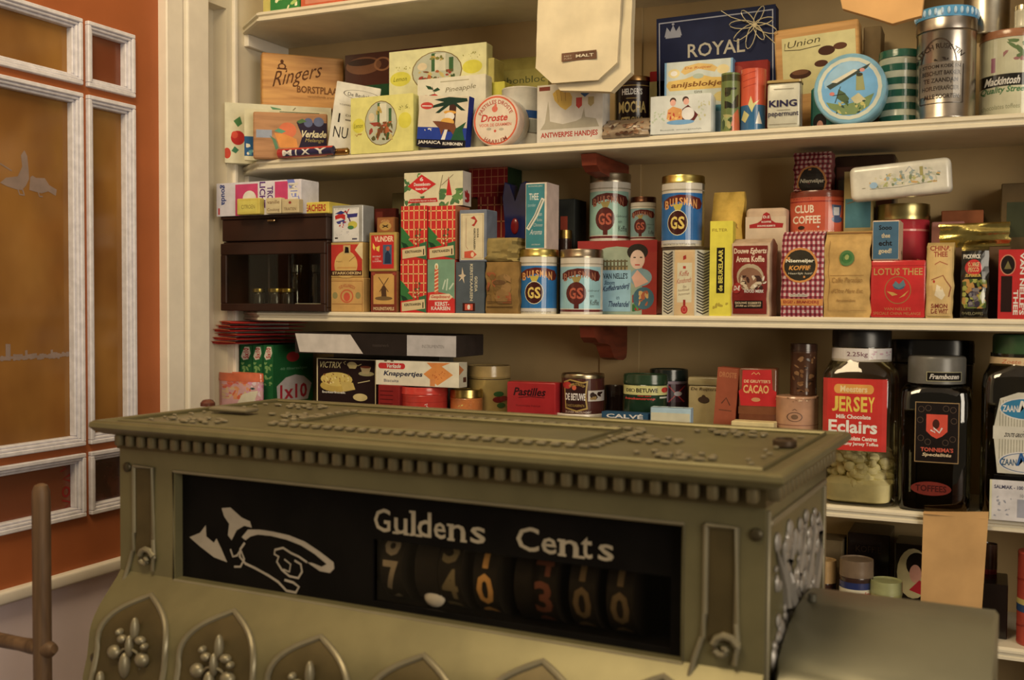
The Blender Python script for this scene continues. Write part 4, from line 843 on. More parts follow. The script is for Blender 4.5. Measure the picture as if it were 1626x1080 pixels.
bm = bmesh.new()
for k in range(30):
    a = 2*PI*k/30; add_ball(bm, (rr*1.03*math.cos(a), rr*1.03*math.sin(a), big['h']*.955), .0028, 6, (.8, .8, 1.8))
link('lid_crimping', bm, mat((170, 196, 200), 'tin'), big['o'], True)
mk = tin('toffee_tin', 'round cream tin with a black name band, beside the silver canister', 'tin', 1553, 1665, 56, -.40, Z2, (186, 176, 134), [('r', 0, 0, 1, 1, (190, 184, 140)), ('r', 0, .40, .98, .55, (30, 28, 22)), ('t', 'Mackintosh', .1, .42, .6, .52, W, 'bi'), ('t', 'Quality Street', .03, .3, .7, .4, (60, 110, 60), 'bi'), ('s', .35, .7, .9, .97, 14, .05, [(120, 60, 70), (90, 110, 60), (150, 100, 90)], 44), ('r', .18, .58, .24, .76, (150, 90, 100)), ('r', 0, .0, 1, .03, (150, 50, 30)), ('t', 'chocolates toffees', .05, .12, .6, .18, (130, 130, 90))], lid=.09, lidcol=(150, 96, 54), lidfin='tin')
tin('silver_tin', 'plain shiny silver round tin standing on top of the cream toffee tin', 'tin', 1530, 1605, -80, -.385, mk['top'], (176, 164, 130), None, fin='metal', lid=0)
tin('small_tin', 'small pale round tin at the picture edge on top of the cream toffee tin', 'tin', 1610, 1640, 10, -.40, mk['top'], (190, 180, 140), None, lid=.2, lidcol=(190, 176, 130))

# ------------------------------------------------ shelf of coffee and tea: the small glass cabinet
def cabinet():
    P, d, n, wdt, h = locate(351, 517, 341, -.447, Z3); dep = .15; x0 = P.x; 
    root = empty('display_cabinet', 'small dark wooden display cabinet with a glass front at the shelf end', 'cabinet', (x0+wdt/2, -.447, Z3)); M = wood((54, 28, 14), (30, 15, 8), (3, 3, 3))
    w2 = wdt/2; t = .007
    def part(nm, m, *bx, bev=.0012): 
        bm = bmesh.new()
        for b in bx: add_box(bm, *b, bev)
        return link(nm, bm, m, root)
    part('body', M, (-w2, w2, .006, dep, 0, t), (-w2, w2, .006, dep, h-.05, h-.045), (-w2, -w2+t, .006, dep, t, h-.05), (w2-t, w2, .006, dep, t, h-.05), (-w2, w2, dep-.004, dep, t, h-.05))
    part('lid', M, (-w2-.001, w2+.001, 0, dep, h-.006, h), (-w2, w2, .003, dep, h-.044, h-.006)); part('lid_handle', mat((150, 120, 70), 'metal'), (-.008, .008, -.004, .004, h-.012, h-.008))
    part('door_frame', M, (-w2, w2, -.002, .005, 0, .013), (-w2, w2, -.002, .005, h-.068, h-.048), (-w2, -w2+.013, -.002, .005, .013, h-.068), (w2-.01, w2, -.002, .005, .013, h-.068))
    part('backing', mat((58, 54, 44), 'card'), (-w2+.018, -w2+.055, dep-.012, dep-.006, t, h-.055))
    part('glass_front', glass((.9, .9, .85), .0, .02, .15), (-w2+.012, w2-.009, .0005, .002, .012, h-.067), bev=0)
    part('inner_shelf_post', M, (-w2+.062, -w2+.066, .05, .056, t, h-.055), (-w2+.105, -w2+.109, .05, .056, t, h-.055))
    for i, (px, w_) in enumerate(((411, 24), (438, 26), (457, 24))):
        Q = at_Y(px, 465, -.418); r = w_/2/FPX*1.87
        j = empty('spice_jar', ['first', 'second', 'third'][i]+' little yellow-lidded jar from the side wall, inside the dark display cabinet', 'jar', (Q.x, -.418, Z3+t), 0, 'yellow-lidded jars in the display cabinet')
        hh = .026+.006*(i > 0)*0; bm = bmesh.new(); add_lathe(bm, [(r*.8, 0), (r*.82, .001), (r*.82, hh-.004), (r*.7, hh)], 24); link('glass_body', bm, mat((40, 34, 26), 'tin'), j, True)
        bm = bmesh.new(); add_lathe(bm, [(r*.9, hh), (r*.92, hh+.001), (r*.92, hh+.006), (r*.85, hh+.007)], 24); link('lid', bm, mat((190, 160, 60), 'metal'), j, True)
    for px, tp in ((471, 425), (503, 425)):
        Q = at_Y(px, 450, -.38); bm = bmesh.new(); add_lathe(bm, [(.011, 0), (.011, .05), (.008, .056), (.008, .06), (.0105, .062), (.0105, .075)], 24)
        o = link('glass_bottle', bm, glass((.5, .48, .42), .06), None, True); o.location = (Q.x, -.38, Z3+t); tag(o, 'empty clear stoppered bottle inside the dark display cabinet, '+('nearer its middle' if px < 480 else 'nearer its inner edge'), 'bottle', 'clear bottles in the display cabinet')
    Q = at_Y(469, 480, -.435); Q2 = at_Y(514, 480, -.435); bm = bmesh.new(); add_box(bm, 0, (Q2-Q).x, 0, .0015, 0, .007)
    o = link('price_ticket', bm, mat((190, 182, 150), 'card'), None); o.location = (Q.x, -.435, Z3+t); tag(o, 'small white ticket standing inside the dark display cabinet', 'ticket')
    return Z3+h
ZC = cabinet()
box('cracker_box', 'white long box with pink squares and blue lettering, lying on the dark display cabinet', 'carton', 344, 478, 288, -.449, .05, ZC, (206, 200, 190), [('r', 0, 0, 1, 1, (214, 206, 200)), ('t', 'gouda', .04, .34, .12, .96, (40, 60, 120), 'bv'), ('r', .23, 0, .5, .94, (200, 60, 100)), ('e', .4, .5, .08, .24, W), ('r', .33, .2, .47, .4, W), ('t', 'LICHT', .52, .2, .59, .98, (90, 40, 110), 'bv'), ('t', 'TROTS', .61, .2, .68, .84, (90, 40, 110), 'bv'), ('r', .7, .1, .85, .96, (200, 60, 100)), ('p', [(.84, 1), (.92, 1), (1, .3), (.96, 0)], (120, 130, 190)), ('t', 'MELK', .86, .1, .97, .9, W, 'bv'), ('r', .02, .05, .04, .25, (200, 60, 60))], rot=-2)
box('tea_box', 'small bright yellow box lying on the display cabinet before the white and pink box', 'carton', 376, 412, 315, -.466, .014, ZC, (196, 176, 60), [('r', .1, .15, .9, .85, (204, 188, 70)), ('t', 'CITROEN', .2, .35, .8, .6, (120, 100, 40))], sx=421)
box('tea_box', 'small beige box with brown print, lying on the display cabinet beside the yellow one', 'carton', 422, 446, 314, -.466, .014, ZC, (196, 178, 124), [('t', 'vanille', .1, .62, .9, .85, (110, 70, 40)), ('t', 'Cooking', .1, .1, .9, .35, (110, 80, 50))], group=None)
box('tea_box', 'small beige box turned sideways between the beige box and the sprinkles box', 'carton', 447, 474, 316, -.466, .014, ZC, (190, 170, 116), [('t', 'TRAITEN', .15, .2, .85, .4, (110, 80, 50)), ('e', .5, .75, .08, .1, (150, 50, 40))])
box('chocolate_bar', 'flat yellow and red wrapped bar lying at the cabinet corner', 'chocolate bar', 476, 522, 321, -.44, .1, ZC, (206, 180, 50), [('t', 'TEACHERS', .1, .2, .9, .8, (170, 40, 30), 'b')])
# boxes beside the cabinet
a_ = box('coffee_box', 'brown paper box with an orange crest, at the foot of the stack beside the cabinet', 'carton', 525, 577, 441, YF, .05, Z3, (186, 142, 66), [('r', .03, .02, .97, .9, (196, 150, 72)), ('o', .5, .46, .2, .2, .2, (196, 90, 44)), ('e', .5, .44, .1, .13, (200, 80, 44)), ('a', 'OUD HOLLANDSCH', .5, .3, .42, 125, 55, .1, (170, 80, 40)), ('e', .14, .48, .08, .1, (140, 130, 70)), ('e', .84, .48, .08, .1, (140, 130, 70)), ('r', .04, .22, .96, .24, (150, 100, 44)), ('l', [(.03, .9), (.97, .9), (.97, .02)], .012, (140, 80, 36))], sx=588)
b_ = box('biscuit_box', 'brown box with a red arch label, stacked second beside the cabinet', 'carton', 525, 576, 385, YF, .05, a_['top'], (180, 142, 66), [('r', .02, .06, .98, .94, (186, 44, 24)), ('e', .48, .36, .36, .40, (206, 166, 80)), ('r', .02, .06, .98, .2, (60, 26, 16)), ('t', 'STARKOEKEN', .06, .09, .94, .17, (210, 180, 110), 'b'), ('r', .4, .66, .62, .92, (190, 160, 90)), ('p', [(.44, .7), (.46, .88), (.56, .86), (.58, .7)], K), ('p', [(.76, .78), (.9, .98), (1, .98), (1, .5)], (214, 190, 130)), ('t', 'Haarl.', .18, .44, .38, .49, (120, 80, 40)), ('l', [(.58, .46), (.76, .6)], .02, (140, 100, 50)), ('r', .2, .26, .8, .3, (196, 140, 60))], sx=586)
box('sprinkles_box', 'grey tin box with a white label of flags, topmost of the stack beside the cabinet', 'tin', 527, 576, 326, YF, .06, b_['top'], (150, 148, 132), [('r', .06, .03, .88, .93, (214, 210, 190)), ('t', 'JUBILEUM KADO', .1, .88, .84, .92, (140, 140, 130)), ('p', [(.1, .72), (.3, .8), (.44, .74), (.44, .6), (.3, .66), (.12, .62)], RED), ('p', [(.1, .78), (.3, .86), (.44, .8), (.3, .76)], (40, 50, 110)), ('l', [(.44, .86), (.54, .7), (.6, .56)], .04, (90, 40, 70)), ('l', [(.4, .84), (.5, .8), (.56, .9)], .03, RED), ('p', [(.5, .76), (.84, .78), (.82, .68), (.5, .66)], (50, 50, 110)), ('p', [(.14, .56), (.4, .62), (.46, .52), (.2, .5)], (60, 60, 120)), ('s', .24, .36, .54, .56, 14, .03, [RED, (220, 210, 200)], 51), ('e', .68, .47, .15, .1, (190, 180, 50)), ('e', .62, .4, .1, .05, (60, 120, 60)), ('s', .12, .18, .84, .32, 16, .012, [(150, 150, 150)], 52), ('r', .1, .1, .2, .14, K), ('r', .66, .07, .82, .11, (60, 60, 80))], sx=594, fin='tin')
c_ = box('wafer_box', 'box with a windmill picture in brown on gold, beneath the red butterfly box', 'carton', 589, 630, 431, YF, .055, Z3, (150, 100, 44), [('r', 0, 0, 1, 1, (120, 50, 26)), ('r', .1, .2, .9, .94, (196, 148, 64)), ('e', .5, .52, .1, .14, (80, 54, 30)), ('p', [(.4, .34), (.44, .6), (.58, .6), (.62, .34)], (80, 54, 30)), ('l', [(.3, .86), (.68, .5)], .02, (90, 60, 34)), ('l', [(.34, .5), (.68, .84)], .02, (90, 60, 34)), ('e', .5, .34, .34, .05, (110, 84, 44)), ('t', 'MOLENSTAPELS', .1, .05, .9, .13, (206, 180, 120), 'b'), ('e', .1, .94, .07, .04, (150, 60, 40)), ('e', .9, .94, .07, .04, (150, 60, 40))], sx=635)
v_ = box('butterfly_box', 'red box with a yellow butterfly and a small child picture, gold edged', 'carton', 586, 629, 369, YF, .055, c_['top'], (170, 140, 56), [('r', .08, .07, .92, .93, (190, 30, 20)), ('t', 'VLINDER', .2, .76, .9, .9, (230, 200, 150), 'b'), ('p', [(.14, .74), (.24, .62), (.2, .54), (.14, .6)], (220, 190, 50)), ('p', [(.26, .62), (.4, .66), (.38, .5), (.28, .54)], (220, 190, 50)), ('r', .52, .18, .84, .68, (70, 90, 110)), ('e', .7, .58, .07, .06, (170, 80, 50)), ('p', [(.58, .2), (.6, .46), (.7, .54), (.8, .42), (.8, .2)], (34, 50, 70)), ('t', 'PATENT', .14, .36, .44, .4, W), ('t', 'IN DE', .22, .3, .36, .33, W), ('t', 'LUCIFERS', .14, .24, .46, .28, W)], sx=634)
box('match_box', 'little brown match box standing on the red butterfly box', 'match box', 598, 626, 345, -.42, .05, v_['top'], (130, 84, 36), [('r', .06, .06, .94, .94, (150, 92, 40)), ('e', .5, .42, .34, .28, (180, 140, 60)), ('l', [(.34, .5), (.66, .34)], .06, K), ('l', [(.34, .34), (.66, .5)], .06, K), ('a', 'MOLEN', .5, .2, .5, 120, 60, .16, (200, 150, 80))], sx=633)
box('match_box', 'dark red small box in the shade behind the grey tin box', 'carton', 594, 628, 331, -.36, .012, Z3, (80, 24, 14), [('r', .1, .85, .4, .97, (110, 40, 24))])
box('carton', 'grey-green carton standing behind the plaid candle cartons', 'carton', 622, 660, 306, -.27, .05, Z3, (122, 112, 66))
# plaid candle cartons
PL_ = [('r', 0, 0, 1, 1, (196, 34, 22)), ('g', 0, .3, 1, 1, 5, 4, .018, (226, 176, 96)), ('p', [(0, .62), (.12, .56), (.22, .5), (.36, .42), (.28, .38), (.42, .32), (.52, .26), (0, .22)], (50, 110, 50)), ('p', [(.0, .34), (.2, .3), (.3, .24), (.1, .22)], (26, 60, 34)), ('l', [(.6, .6), (.6, .22)], .02, (120, 60, 30)), ('l', [(.72, .58), (.72, .22)], .02, (120, 60, 30)), ('s', .54, .24, .8, .6, 12, .02, [(210, 190, 120), (60, 90, 50)], 61), ('p', [(.74, .3), (1, .34), (1, 0), (.6, .05)], (50, 100, 60)), ('p', [(.05, .19), (.94, .26), (.96, .08), (.06, .02)], (206, 184, 126)), ('t', 'KERSTKAARSEN', .16, .12, .8, .17, K, 'b', .02), ('r', .86, .09, .9, .2, K)]
p3 = box('candle_carton', 'red plaid candle carton with a cream ticket, lowest, on the shelf itself', 'carton', 636, 677, 413, YF, .05, Z3, (190, 40, 26), PL_, group='red plaid candle cartons')
k1 = box('candle_carton', 'candle carton with a red striped candle on green, standing on the shelf', 'carton', 679, 722, 412, YF, .05, Z3, (190, 60, 40), [('r', 0, .26, 1, 1, (112, 148, 112)), ('p', [(0, 0), (0, .38), (.3, .4), (.7, .36), (1, .26), (1, 0)], (200, 36, 24)), ('p', [(.05, .24), (.1, .34), (.8, .36), (.94, .3), (.8, .24)], (216, 190, 140)), ('t', 'Gesplinterd', .12, .26, .82, .33, (180, 50, 30), 'bi'), ('r', .26, .36, .4, .82, (206, 90, 50))]+[('l', [(.26, .4+.07*i), (.4, .44+.07*i)], .02, (230, 200, 140)) for i in range(6)]+[('e', .33, .87, .07, .06, (220, 210, 160)), ('e', .33, .86, .03, .035, (200, 130, 60)), ('l', [(.56, .44), (.66, .62)], .03, (180, 196, 160)), ('l', [(.7, .42), (.74, .64)], .03, (180, 196, 160)), ('l', [(.8, .44), (.96, .56)], .03, (180, 196, 160)), ('t', 'KERST-', .28, .13, .8, .21, W, 'b'), ('t', 'KAARSEN', .14, .05, .84, .12, W, 'b')])
p1 = box('candle_carton', 'red plaid candle carton with a cream ticket, upper, standing on the lowest plaid one', 'carton', 637, 678, 327, YF, .05, p3['top']+.0002, (190, 40, 26), PL_, group='red plaid candle cartons')
p2 = box('candle_carton', 'red plaid candle carton standing on the striped candle carton', 'carton', 680, 723, 327, YF, .05, k1['top']+.0002, (190, 40, 26), PL_, side=[('r', 0, 0, 1, 1, (196, 120, 70))], group='red plaid candle cartons')
box('tree_candle_box', 'long white box with fir sprigs and a red diamond, lying on the plaid cartons', 'carton', 642, 735, 273, -.42, .045, max(p1['top'], p2['top']), (206, 190, 150), [('r', 0, 0, 1, 1, (206, 196, 146)), ('s', 0, 0, .35, 1, 22, .12, [(90, 130, 60), (70, 110, 60), (206, 196, 146)], 71), ('s', .6, 0, 1, .5, 16, .12, [(90, 130, 60), (70, 110, 60)], 72), ('p', [(.06, .6), (.3, .94), (.55, .64), (.3, .36)], (196, 30, 24)), ('t', '6', .27, .74, .33, .86, W, 'b'), ('t', 'Dennenboom-', .17, .6, .46, .7, W, 'b'), ('t', 'kaarsjes', .2, .46, .4, .56, W, 'b'), ('p', [(.72, .3), (.76, .86), (.82, .3)], (190, 30, 24)), ('p', [(.06, .1), (.1, .22), (.56, .24), (.58, .12)], (180, 30, 24)), ('t', 'Hollandsche kaarsen in doosjes', .1, .12, .55, .2, W), ('l', [(.6, .36), (.66, .9)], .02, (120, 110, 70)), ('l', [(.64, .6), (.84, .9)], .015, (120, 100, 70))], side=[('r', 0, 0, 1, 1, (214, 200, 170)), ('s', .2, .1, .8, .5, 8, .1, [(170, 30, 24)], 73)], sx=747, rot=3)
g1 = box('candle_carton', 'slate grey candle carton with a star, at the foot of its stack', 'carton', 724, 769, 416, YF, .05, Z3, (76, 84, 84), [('r', 0, 0, 1, 1, (78, 86, 86)), ('t', 'GOUDA', .66, .42, .76, .72, (190, 180, 140), 'bv'), ('t', 'KERSTKAARSEN', .5, .24, .6, .96, (190, 180, 140), 'bv'), ('p', [(.08, .74), (.2, .76), (.22, .9), (.28, .76), (.36, .74), (.28, .7), (.3, .58), (.22, .68), (.1, .62), (.18, .7)], (200, 180, 140)), ('r', .24, .04, .68, .2, (60, 20, 14)), ('r', .32, .06, .6, .18, (196, 80, 50)), ('e', .46, .12, .05, .05, W)], sx=775)
box('candle_carton', 'slate grey candle carton with a cream label and red crest, stacked on the starred one', 'carton', 729, 772, 333, YF, .05, g1['top'], (110, 116, 120), [('r', .06, .04, .92, .93, (206, 190, 140)), ('l', [(.1, .07), (.88, .07), (.88, .9), (.1, .9), (.1, .07)], .008, (130, 100, 60)), ('p', [(.42, .84), (.56, .88), (.68, .78), (.56, .68), (.46, .7), (.56, .74), (.6, .8), (.5, .82)], (170, 50, 30)), ('t', 'GOUDA', .66, .46, .73, .64, K, 'bv'), ('t', 'KERSTKAARSEN', .54, .24, .61, .64, K, 'bv'), ('l', [(.26, .84), (.26, .3), (.34, .24)], .008, (150, 90, 60)), ('p', [(.2, .08), (.2, .2), (.5, .22), (.66, .14), (.5, .07)], (200, 80, 44)), ('e', .5, .14, .06, .05, (220, 190, 140))], sx=789)
# darker goods behind
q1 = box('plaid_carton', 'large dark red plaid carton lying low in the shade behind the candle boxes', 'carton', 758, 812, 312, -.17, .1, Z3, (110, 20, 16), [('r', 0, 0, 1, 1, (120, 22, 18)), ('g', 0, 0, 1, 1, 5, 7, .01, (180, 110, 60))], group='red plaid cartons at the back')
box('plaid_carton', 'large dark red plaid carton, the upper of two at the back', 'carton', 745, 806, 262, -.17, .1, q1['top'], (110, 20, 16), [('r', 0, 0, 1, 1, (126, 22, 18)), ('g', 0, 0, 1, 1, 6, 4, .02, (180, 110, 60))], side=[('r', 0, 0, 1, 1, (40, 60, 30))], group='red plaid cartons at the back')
def cross():
    P = at_Y(797, 380, -.34); Q = at_Y(838, 380, -.34); wd = (Q-P).x; top = at_Y(815, 288, -.34).z-Z3
    root = empty('blue_package', 'dark blue waisted package with a red oval, upright in the shade', 'package', (P.x+wd/2, -.34, Z3)); bm = bmesh.new()
    pr = [(-.5, 0), (-.18, 0), (-.14, .4), (0, .6), (.14, .4), (.18, 0), (.5, 0), (.46, .4), (.34, .62), (.5, .9), (.4, 1), (.2, .98), (0, .82), (-.2, .98), (-.42, 1), (-.5, .88), (-.34, .62), (-.46, .4)]
    add_prism(bm, [(x*wd, z*top) for x, z in pr], 0, .03, .0015); link('body', bm, mat((30, 38, 84), 'tin'), root)
    bm = bmesh.new(); add_ball(bm, (0, 0, top*.66), .009, 14, (.8, .35, 1.5)); link('red_oval', bm, mat((130, 20, 20), 'tin'), root, True)
cross()
b1 = pack('tobacco_packet', 'worn brown paper packet with faded orange print standing upright', 'packet', 772, 824, 416, YF, .045, Z3, (132, 100, 44), [('s', .05, .2, .8, .8, 16, .14, [(150, 84, 40), (120, 90, 40), (140, 104, 50)], 81), ('r', .05, .12, .85, .14, (90, 66, 30)), ('r', .05, .22, .8, .235, (90, 66, 30)), ('e', .45, .6, .2, .05, (100, 70, 34))], crimp=2, seed=4, amp=.004)
pack('tobacco_packet', 'crumpled olive paper packet lying on top of the worn brown one', 'packet', 768, 822, 378, -.425, .06, b1['top']+.001, (140, 120, 60), None, crimp=2, seed=8, amp=.007, puff=.01)
SMID = (40, 24, 18)
def buis(teal, s):
    bg = s; OC = (84, 30, 22) if teal else (90, 26, 16)
    return [('r', 0, 0, 1, 1, (200, 190, 160)), ('r', 0, .1, .94, .84, bg), ('r', 0, .045, 1, .085, (96, 30, 30) if teal else (190, 186, 170)), ('p', [(.06, .62), (.06, .72), (.18, .78), (.4, .81), (.66, .8), (.88, .76), (.93, .68), (.9, .6), (.82, .58), (.72, .62), (.66, .67), (.4, .7), (.2, .66), (.12, .6)], OC)]+[('t', ch, .09+.107*i, .615+[-.03, .01, .03, .035, .03, .015, -.02][i], .09+.107*i+.085, .75+[-.03, .0, .01, .015, .01, .0, -.01][i], (214, 150, 70) if not teal else (150, 90, 60), 'b') for i, ch in enumerate('BUISMAN')]+[('p', [(.26, .66), (.5, .66), (.42, .54), (.34, .54)], (190, 170, 50) if not teal else (150, 130, 60)), ('e', .38, .37, .23, .2, (230, 220, 160) if not teal else OC), ('e', .38, .37, .22, .19, OC if teal else (60, 16, 12)), ('t', 'G', .22, .27, .37, .47, (210, 180, 70) if not teal else (170, 80, 50), 'b'), ('t', 'S', .39, .27, .54, .47, (210, 180, 70) if not teal else (170, 80, 50), 'b')]+([('p', [(.33, .2), (.44, .2), (.44, .1), (.33, .1)], OC), ('t', 'Gebrand', .64, .4, .9, .44, (70, 80, 70), 'i'), ('t', 'en', .7, .3, .78, .34, (70, 80, 70)), ('t', 'Koffie', .7, .16, .9, .26, (70, 80, 70), 'm')] if teal else [('t', 'AROMATISCH TOT DE KOFFIE', .05, .02, .8, .05, (60, 60, 60)), ('r', .94, 0, 1, 1, (90, 84, 60))])+[('r', 0, .88, 1, .9, (150, 140, 110))]
bt1 = tin('coffee_tin', 'blue round tin with a red crest and gold lid, standing on the shelf', 'tin', 824, 888, 397, YF, Z3, (190, 180, 140), buis(0, (20, 100, 150)), lid=.115, lidcol=(186, 164, 74), group='blue and pale coffee additive tins')
tin('coffee_tin', 'pale blue round tin with a brown crest and dull lid, standing on the shelf', 'tin', 889, 958, 397, YF, Z3, (190, 180, 150), buis(1, (140, 184, 180)), lid=.13, lidcol=(150, 130, 96), group='blue and pale coffee additive tins')
box('tea_box', 'tall teal and white tea box standing on the blue tin with the gold lid', 'carton', 834, 868, 290, -.42, .04, bt1['top'], (206, 190, 160), [('r', .04, .02, .9, .98, (56, 124, 122)), ('t', 'THEE', .18, .74, .62, .84, (210, 206, 180), 'm'), ('t', 'KONINKLIJKE', .15, .93, .8, .96, (190, 190, 160)), ('t', 'zonder', .12, .64, .5, .69, (150, 180, 170)), ('l', [(.12, .3), (.5, .5), (.84, .76)], .06, (206, 200, 170)), ('l', [(.14, .32), (.48, .5), (.8, .74)], .02, (120, 130, 110)), ('t', 'van', .6, .5, .78, .54, (180, 190, 170)), ('t', 'Echt', .56, .42, .8, .46, (180, 190, 170)), ('t', 'Chinees', .4, .34, .82, .39, (180, 190, 170), 'i'), ('t', 'Aroma', .24, .22, .8, .3, (200, 200, 180), 'i'), ('t', 'AMSTERDAM', .3, .06, .7, .08, (190, 190, 160))], side=[('r', 0, 0, 1, 1, (212, 186, 160))], sx=886)
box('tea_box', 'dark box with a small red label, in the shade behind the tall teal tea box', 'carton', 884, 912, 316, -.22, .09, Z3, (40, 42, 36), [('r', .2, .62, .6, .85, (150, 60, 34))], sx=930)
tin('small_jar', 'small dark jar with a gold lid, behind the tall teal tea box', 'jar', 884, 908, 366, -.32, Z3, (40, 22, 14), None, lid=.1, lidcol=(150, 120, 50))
vn = box('tea_tin', 'large square tin with a smiling lady, a building and blue lettering, red topped', 'tin', 917, 1043, 382, -.34, .07, Z3, (150, 30, 22), [('r', 0, .0, 1, .86, (140, 160, 130)), ('r', 0, .84, 1, 1, (150, 30, 24)), ('e', .5, .62, .42, .3, (150, 160, 126)), ('r', .26, .4, .64, .66, (150, 130, 80))]+[('r', .28+.045*i, .46, .30+.045*i, .74, (90, 80, 50)) for i in range(8)]+[('r', .28, .5+.07*i, .64, .52+.07*i, (100, 90, 56)) for i in range(4)]+[('r', .82, .0, 1, .84, (150, 40, 26)), ('e', .76, .84, .13, .11, (40, 32, 24)), ('e', .76, .74, .09, .13, (214, 180, 150)), ('r', .71, .76, .74, .775, K), ('r', .79, .76, .82, .775, K), ('r', .73, .66, .79, .675, RED), ('e', .8, .5, .14, .12, (120, 150, 150)), ('p', [(.69, .5), (.76, .6), (.9, .44), (.74, .36)], (210, 160, 130)), ('s', .70, .04, .86, .3, 20, .05, [(50, 100, 50), (80, 130, 60), (150, 40, 30)], 91), ('e', .84, .22, .13, .15, (60, 100, 110)), ('s', .78, .12, .9, .32, 10, .04, [(200, 160, 90), (170, 90, 50)], 92), ('r', .31, .04, .68, .6, (140, 180, 186)), ('t', "VAN NELLE'S", .33, .48, .64, .56, (40, 60, 70), 'b'), ('t', 'Stoom', .35, .4, .48, .46, (50, 80, 100), 'bi'), ('t', 'Koffiebranderij', .33, .28, .66, .38, (40, 60, 90), 'bi', .05), ('t', 'en', .5, .2, .54, .24, (40, 60, 90)), ('t', 'Theehandel', .40, .1, .66, .18, (40, 60, 90), 'bi')], fin='tin', bev=.004, seg=2)
tin('coffee_tin', 'larger green-blue round tin with brown crest standing on top of the lady tin', 'tin', 936, 1002, 278, -.335, vn['top'], (190, 180, 150), buis(1, (140, 176, 150)), lid=.13, lidcol=(160, 144, 110), group='blue and pale coffee additive tins')
tin('coffee_tin', 'smallest round tin with a brown crest, on top of the lady tin', 'tin', 1001, 1042, 314, -.33, vn['top'], (120, 90, 60), buis(1, (120, 150, 140)), lid=.13, lidcol=(80, 50, 30), group='blue and pale coffee additive tins')
def octagon():
    P, d, n, wdt, h = locate(1044, 1122, 391, YF, Z3); c = wdt*.5; cx, cy = P.x+c, YF+c*.92
    root = empty('coffee_canister', 'eight-sided cream canister with chevron stripes, a red seal and a dark lid', 'canister', (cx, cy, Z3)); a0 = face_cam(Vector((cx, cy, 0)))-math.radians(8); R = c/math.cos(PI/8)*.97; hb = h*.95
    def oc(r, z): return [(r*math.cos(a0+PI/8+k*PI/4), r*math.sin(a0+PI/8+k*PI/4), z) for k in range(8)]
    def loft(nm, lv, m):
        bm = bmesh.new(); rg = [[bm.verts.new(p) for p in oc(r, z)] for r, z in lv]
        for a, b in zip(rg, rg[1:]):
            for i in range(8): bm.faces.new((a[i], a[(i+1) % 8], b[(i+1) % 8], b[i]))
        bm.faces.new(list(reversed(rg[0]))); bm.faces.new(rg[-1]); return link(nm, bm, m, root)
    loft('body', [(R*.98, 0), (R, .002), (R, hb)], mat((206, 176, 116), 'tin')); loft('lid', [(R*1.015, hb), (R*1.02, hb+.001), (R*1.02, h-.002), (R*.98, h)], mat((70, 54, 36), 'tin'))
    e = 2*R*math.sin(PI/8); ap = R*math.cos(PI/8)
    def face(k):
        a = a0+k*PI/4; nx, ny = math.cos(a), math.sin(a); tx, ty = -ny, nx
        return lambda u, v, o: (nx*(ap+o)+tx*(u-.5)*e, ny*(ap+o)+ty*(u-.5)*e, v*hb)
    fr = [('r', .04, .03, .96, .97, (206, 170, 110)), ('r', .14, .2, .86, .8, (206, 196, 150)), ('p', [(.42, .84), (.58, .86), (.56, .92), (.42, .9)], (160, 40, 26)), ('r', .42, .71, .56, .75, (170, 50, 30)), ('t', 'Koffie', .26, .6, .72, .68, (170, 50, 30), 'i'), ('t', 'Kanebonds', .14, .48, .84, .56, (170, 50, 30), 'i', .03), ('t', 'Een', .44, .42, .6, .46, (110, 80, 50), 'i'), ('t', 'hoofdzaak', .2, .36, .76, .4, (110, 80, 50), 'i', .02), ('t', 'Instemmen', .22, .3, .76, .34, (110, 80, 50), 'i', .02), ('r', .44, .14, .56, .24, (150, 40, 26)), ('e', .5, .09, .17, .065, (170, 40, 30)), ('o', .5, .09, .1, .04, .3, (200, 90, 70))]
    ch = [('r', 0, 0, 1, 1, (206, 200, 170))]+[('p', [(.12, y), (.5, y-.045), (.88, y), (.88, y+.022), (.5, y-.023), (.12, y+.022)], (70, 66, 60)) for y in [.06+.045*i for i in range(21)]]
    for k, ar in ((0, fr), (1, ch), (-1, ch)):
        art_object('printed_label', ar, (e, hb), face(k), root, 'tin')
    return dict(top=Z3+h, cy=cy, r=R)
oc_ = octagon()
tin('coffee_tin', 'blue round tin with a red crest and gold lid, standing on the eight-sided canister', 'tin', 1050, 1119, 281, -.428, oc_['top'], (200, 190, 150), buis(0, (24, 96, 150)), lid=.11, lidcol=(190, 168, 76), group='blue and pale coffee additive tins')
box('filter_box', 'narrow upright bright yellow box with black sideways lettering', 'carton', 1127, 1163, 351, YF, .025, Z3, (206, 190, 30), [('r', 0, 0, 1, 1, (214, 200, 30)), ('t', 'FILTER', .1, .89, .76, .92, (120, 90, 20)), ('r', .3, .24, .66, .72, (30, 26, 16)), ('t', 'de BEUKELAAR', .38, .26, .58, .70, (206, 190, 60), 'bV'), ('s', .1, .04, .9, .14, 6, .02, [(170, 150, 30)], 3)], roll=0, rot=3)
pack('filter_bag', 'torn yellow paper bag standing behind the bright yellow box', 'bag', 1130, 1178, 304, -.33, .03, Z3, (200, 160, 50), [('t', 'FILTER', .4, .7, .9, .74, (130, 90, 30)), ('r', .78, .36, .98, .56, K)], seed=5, amp=.006, crimp=.8)
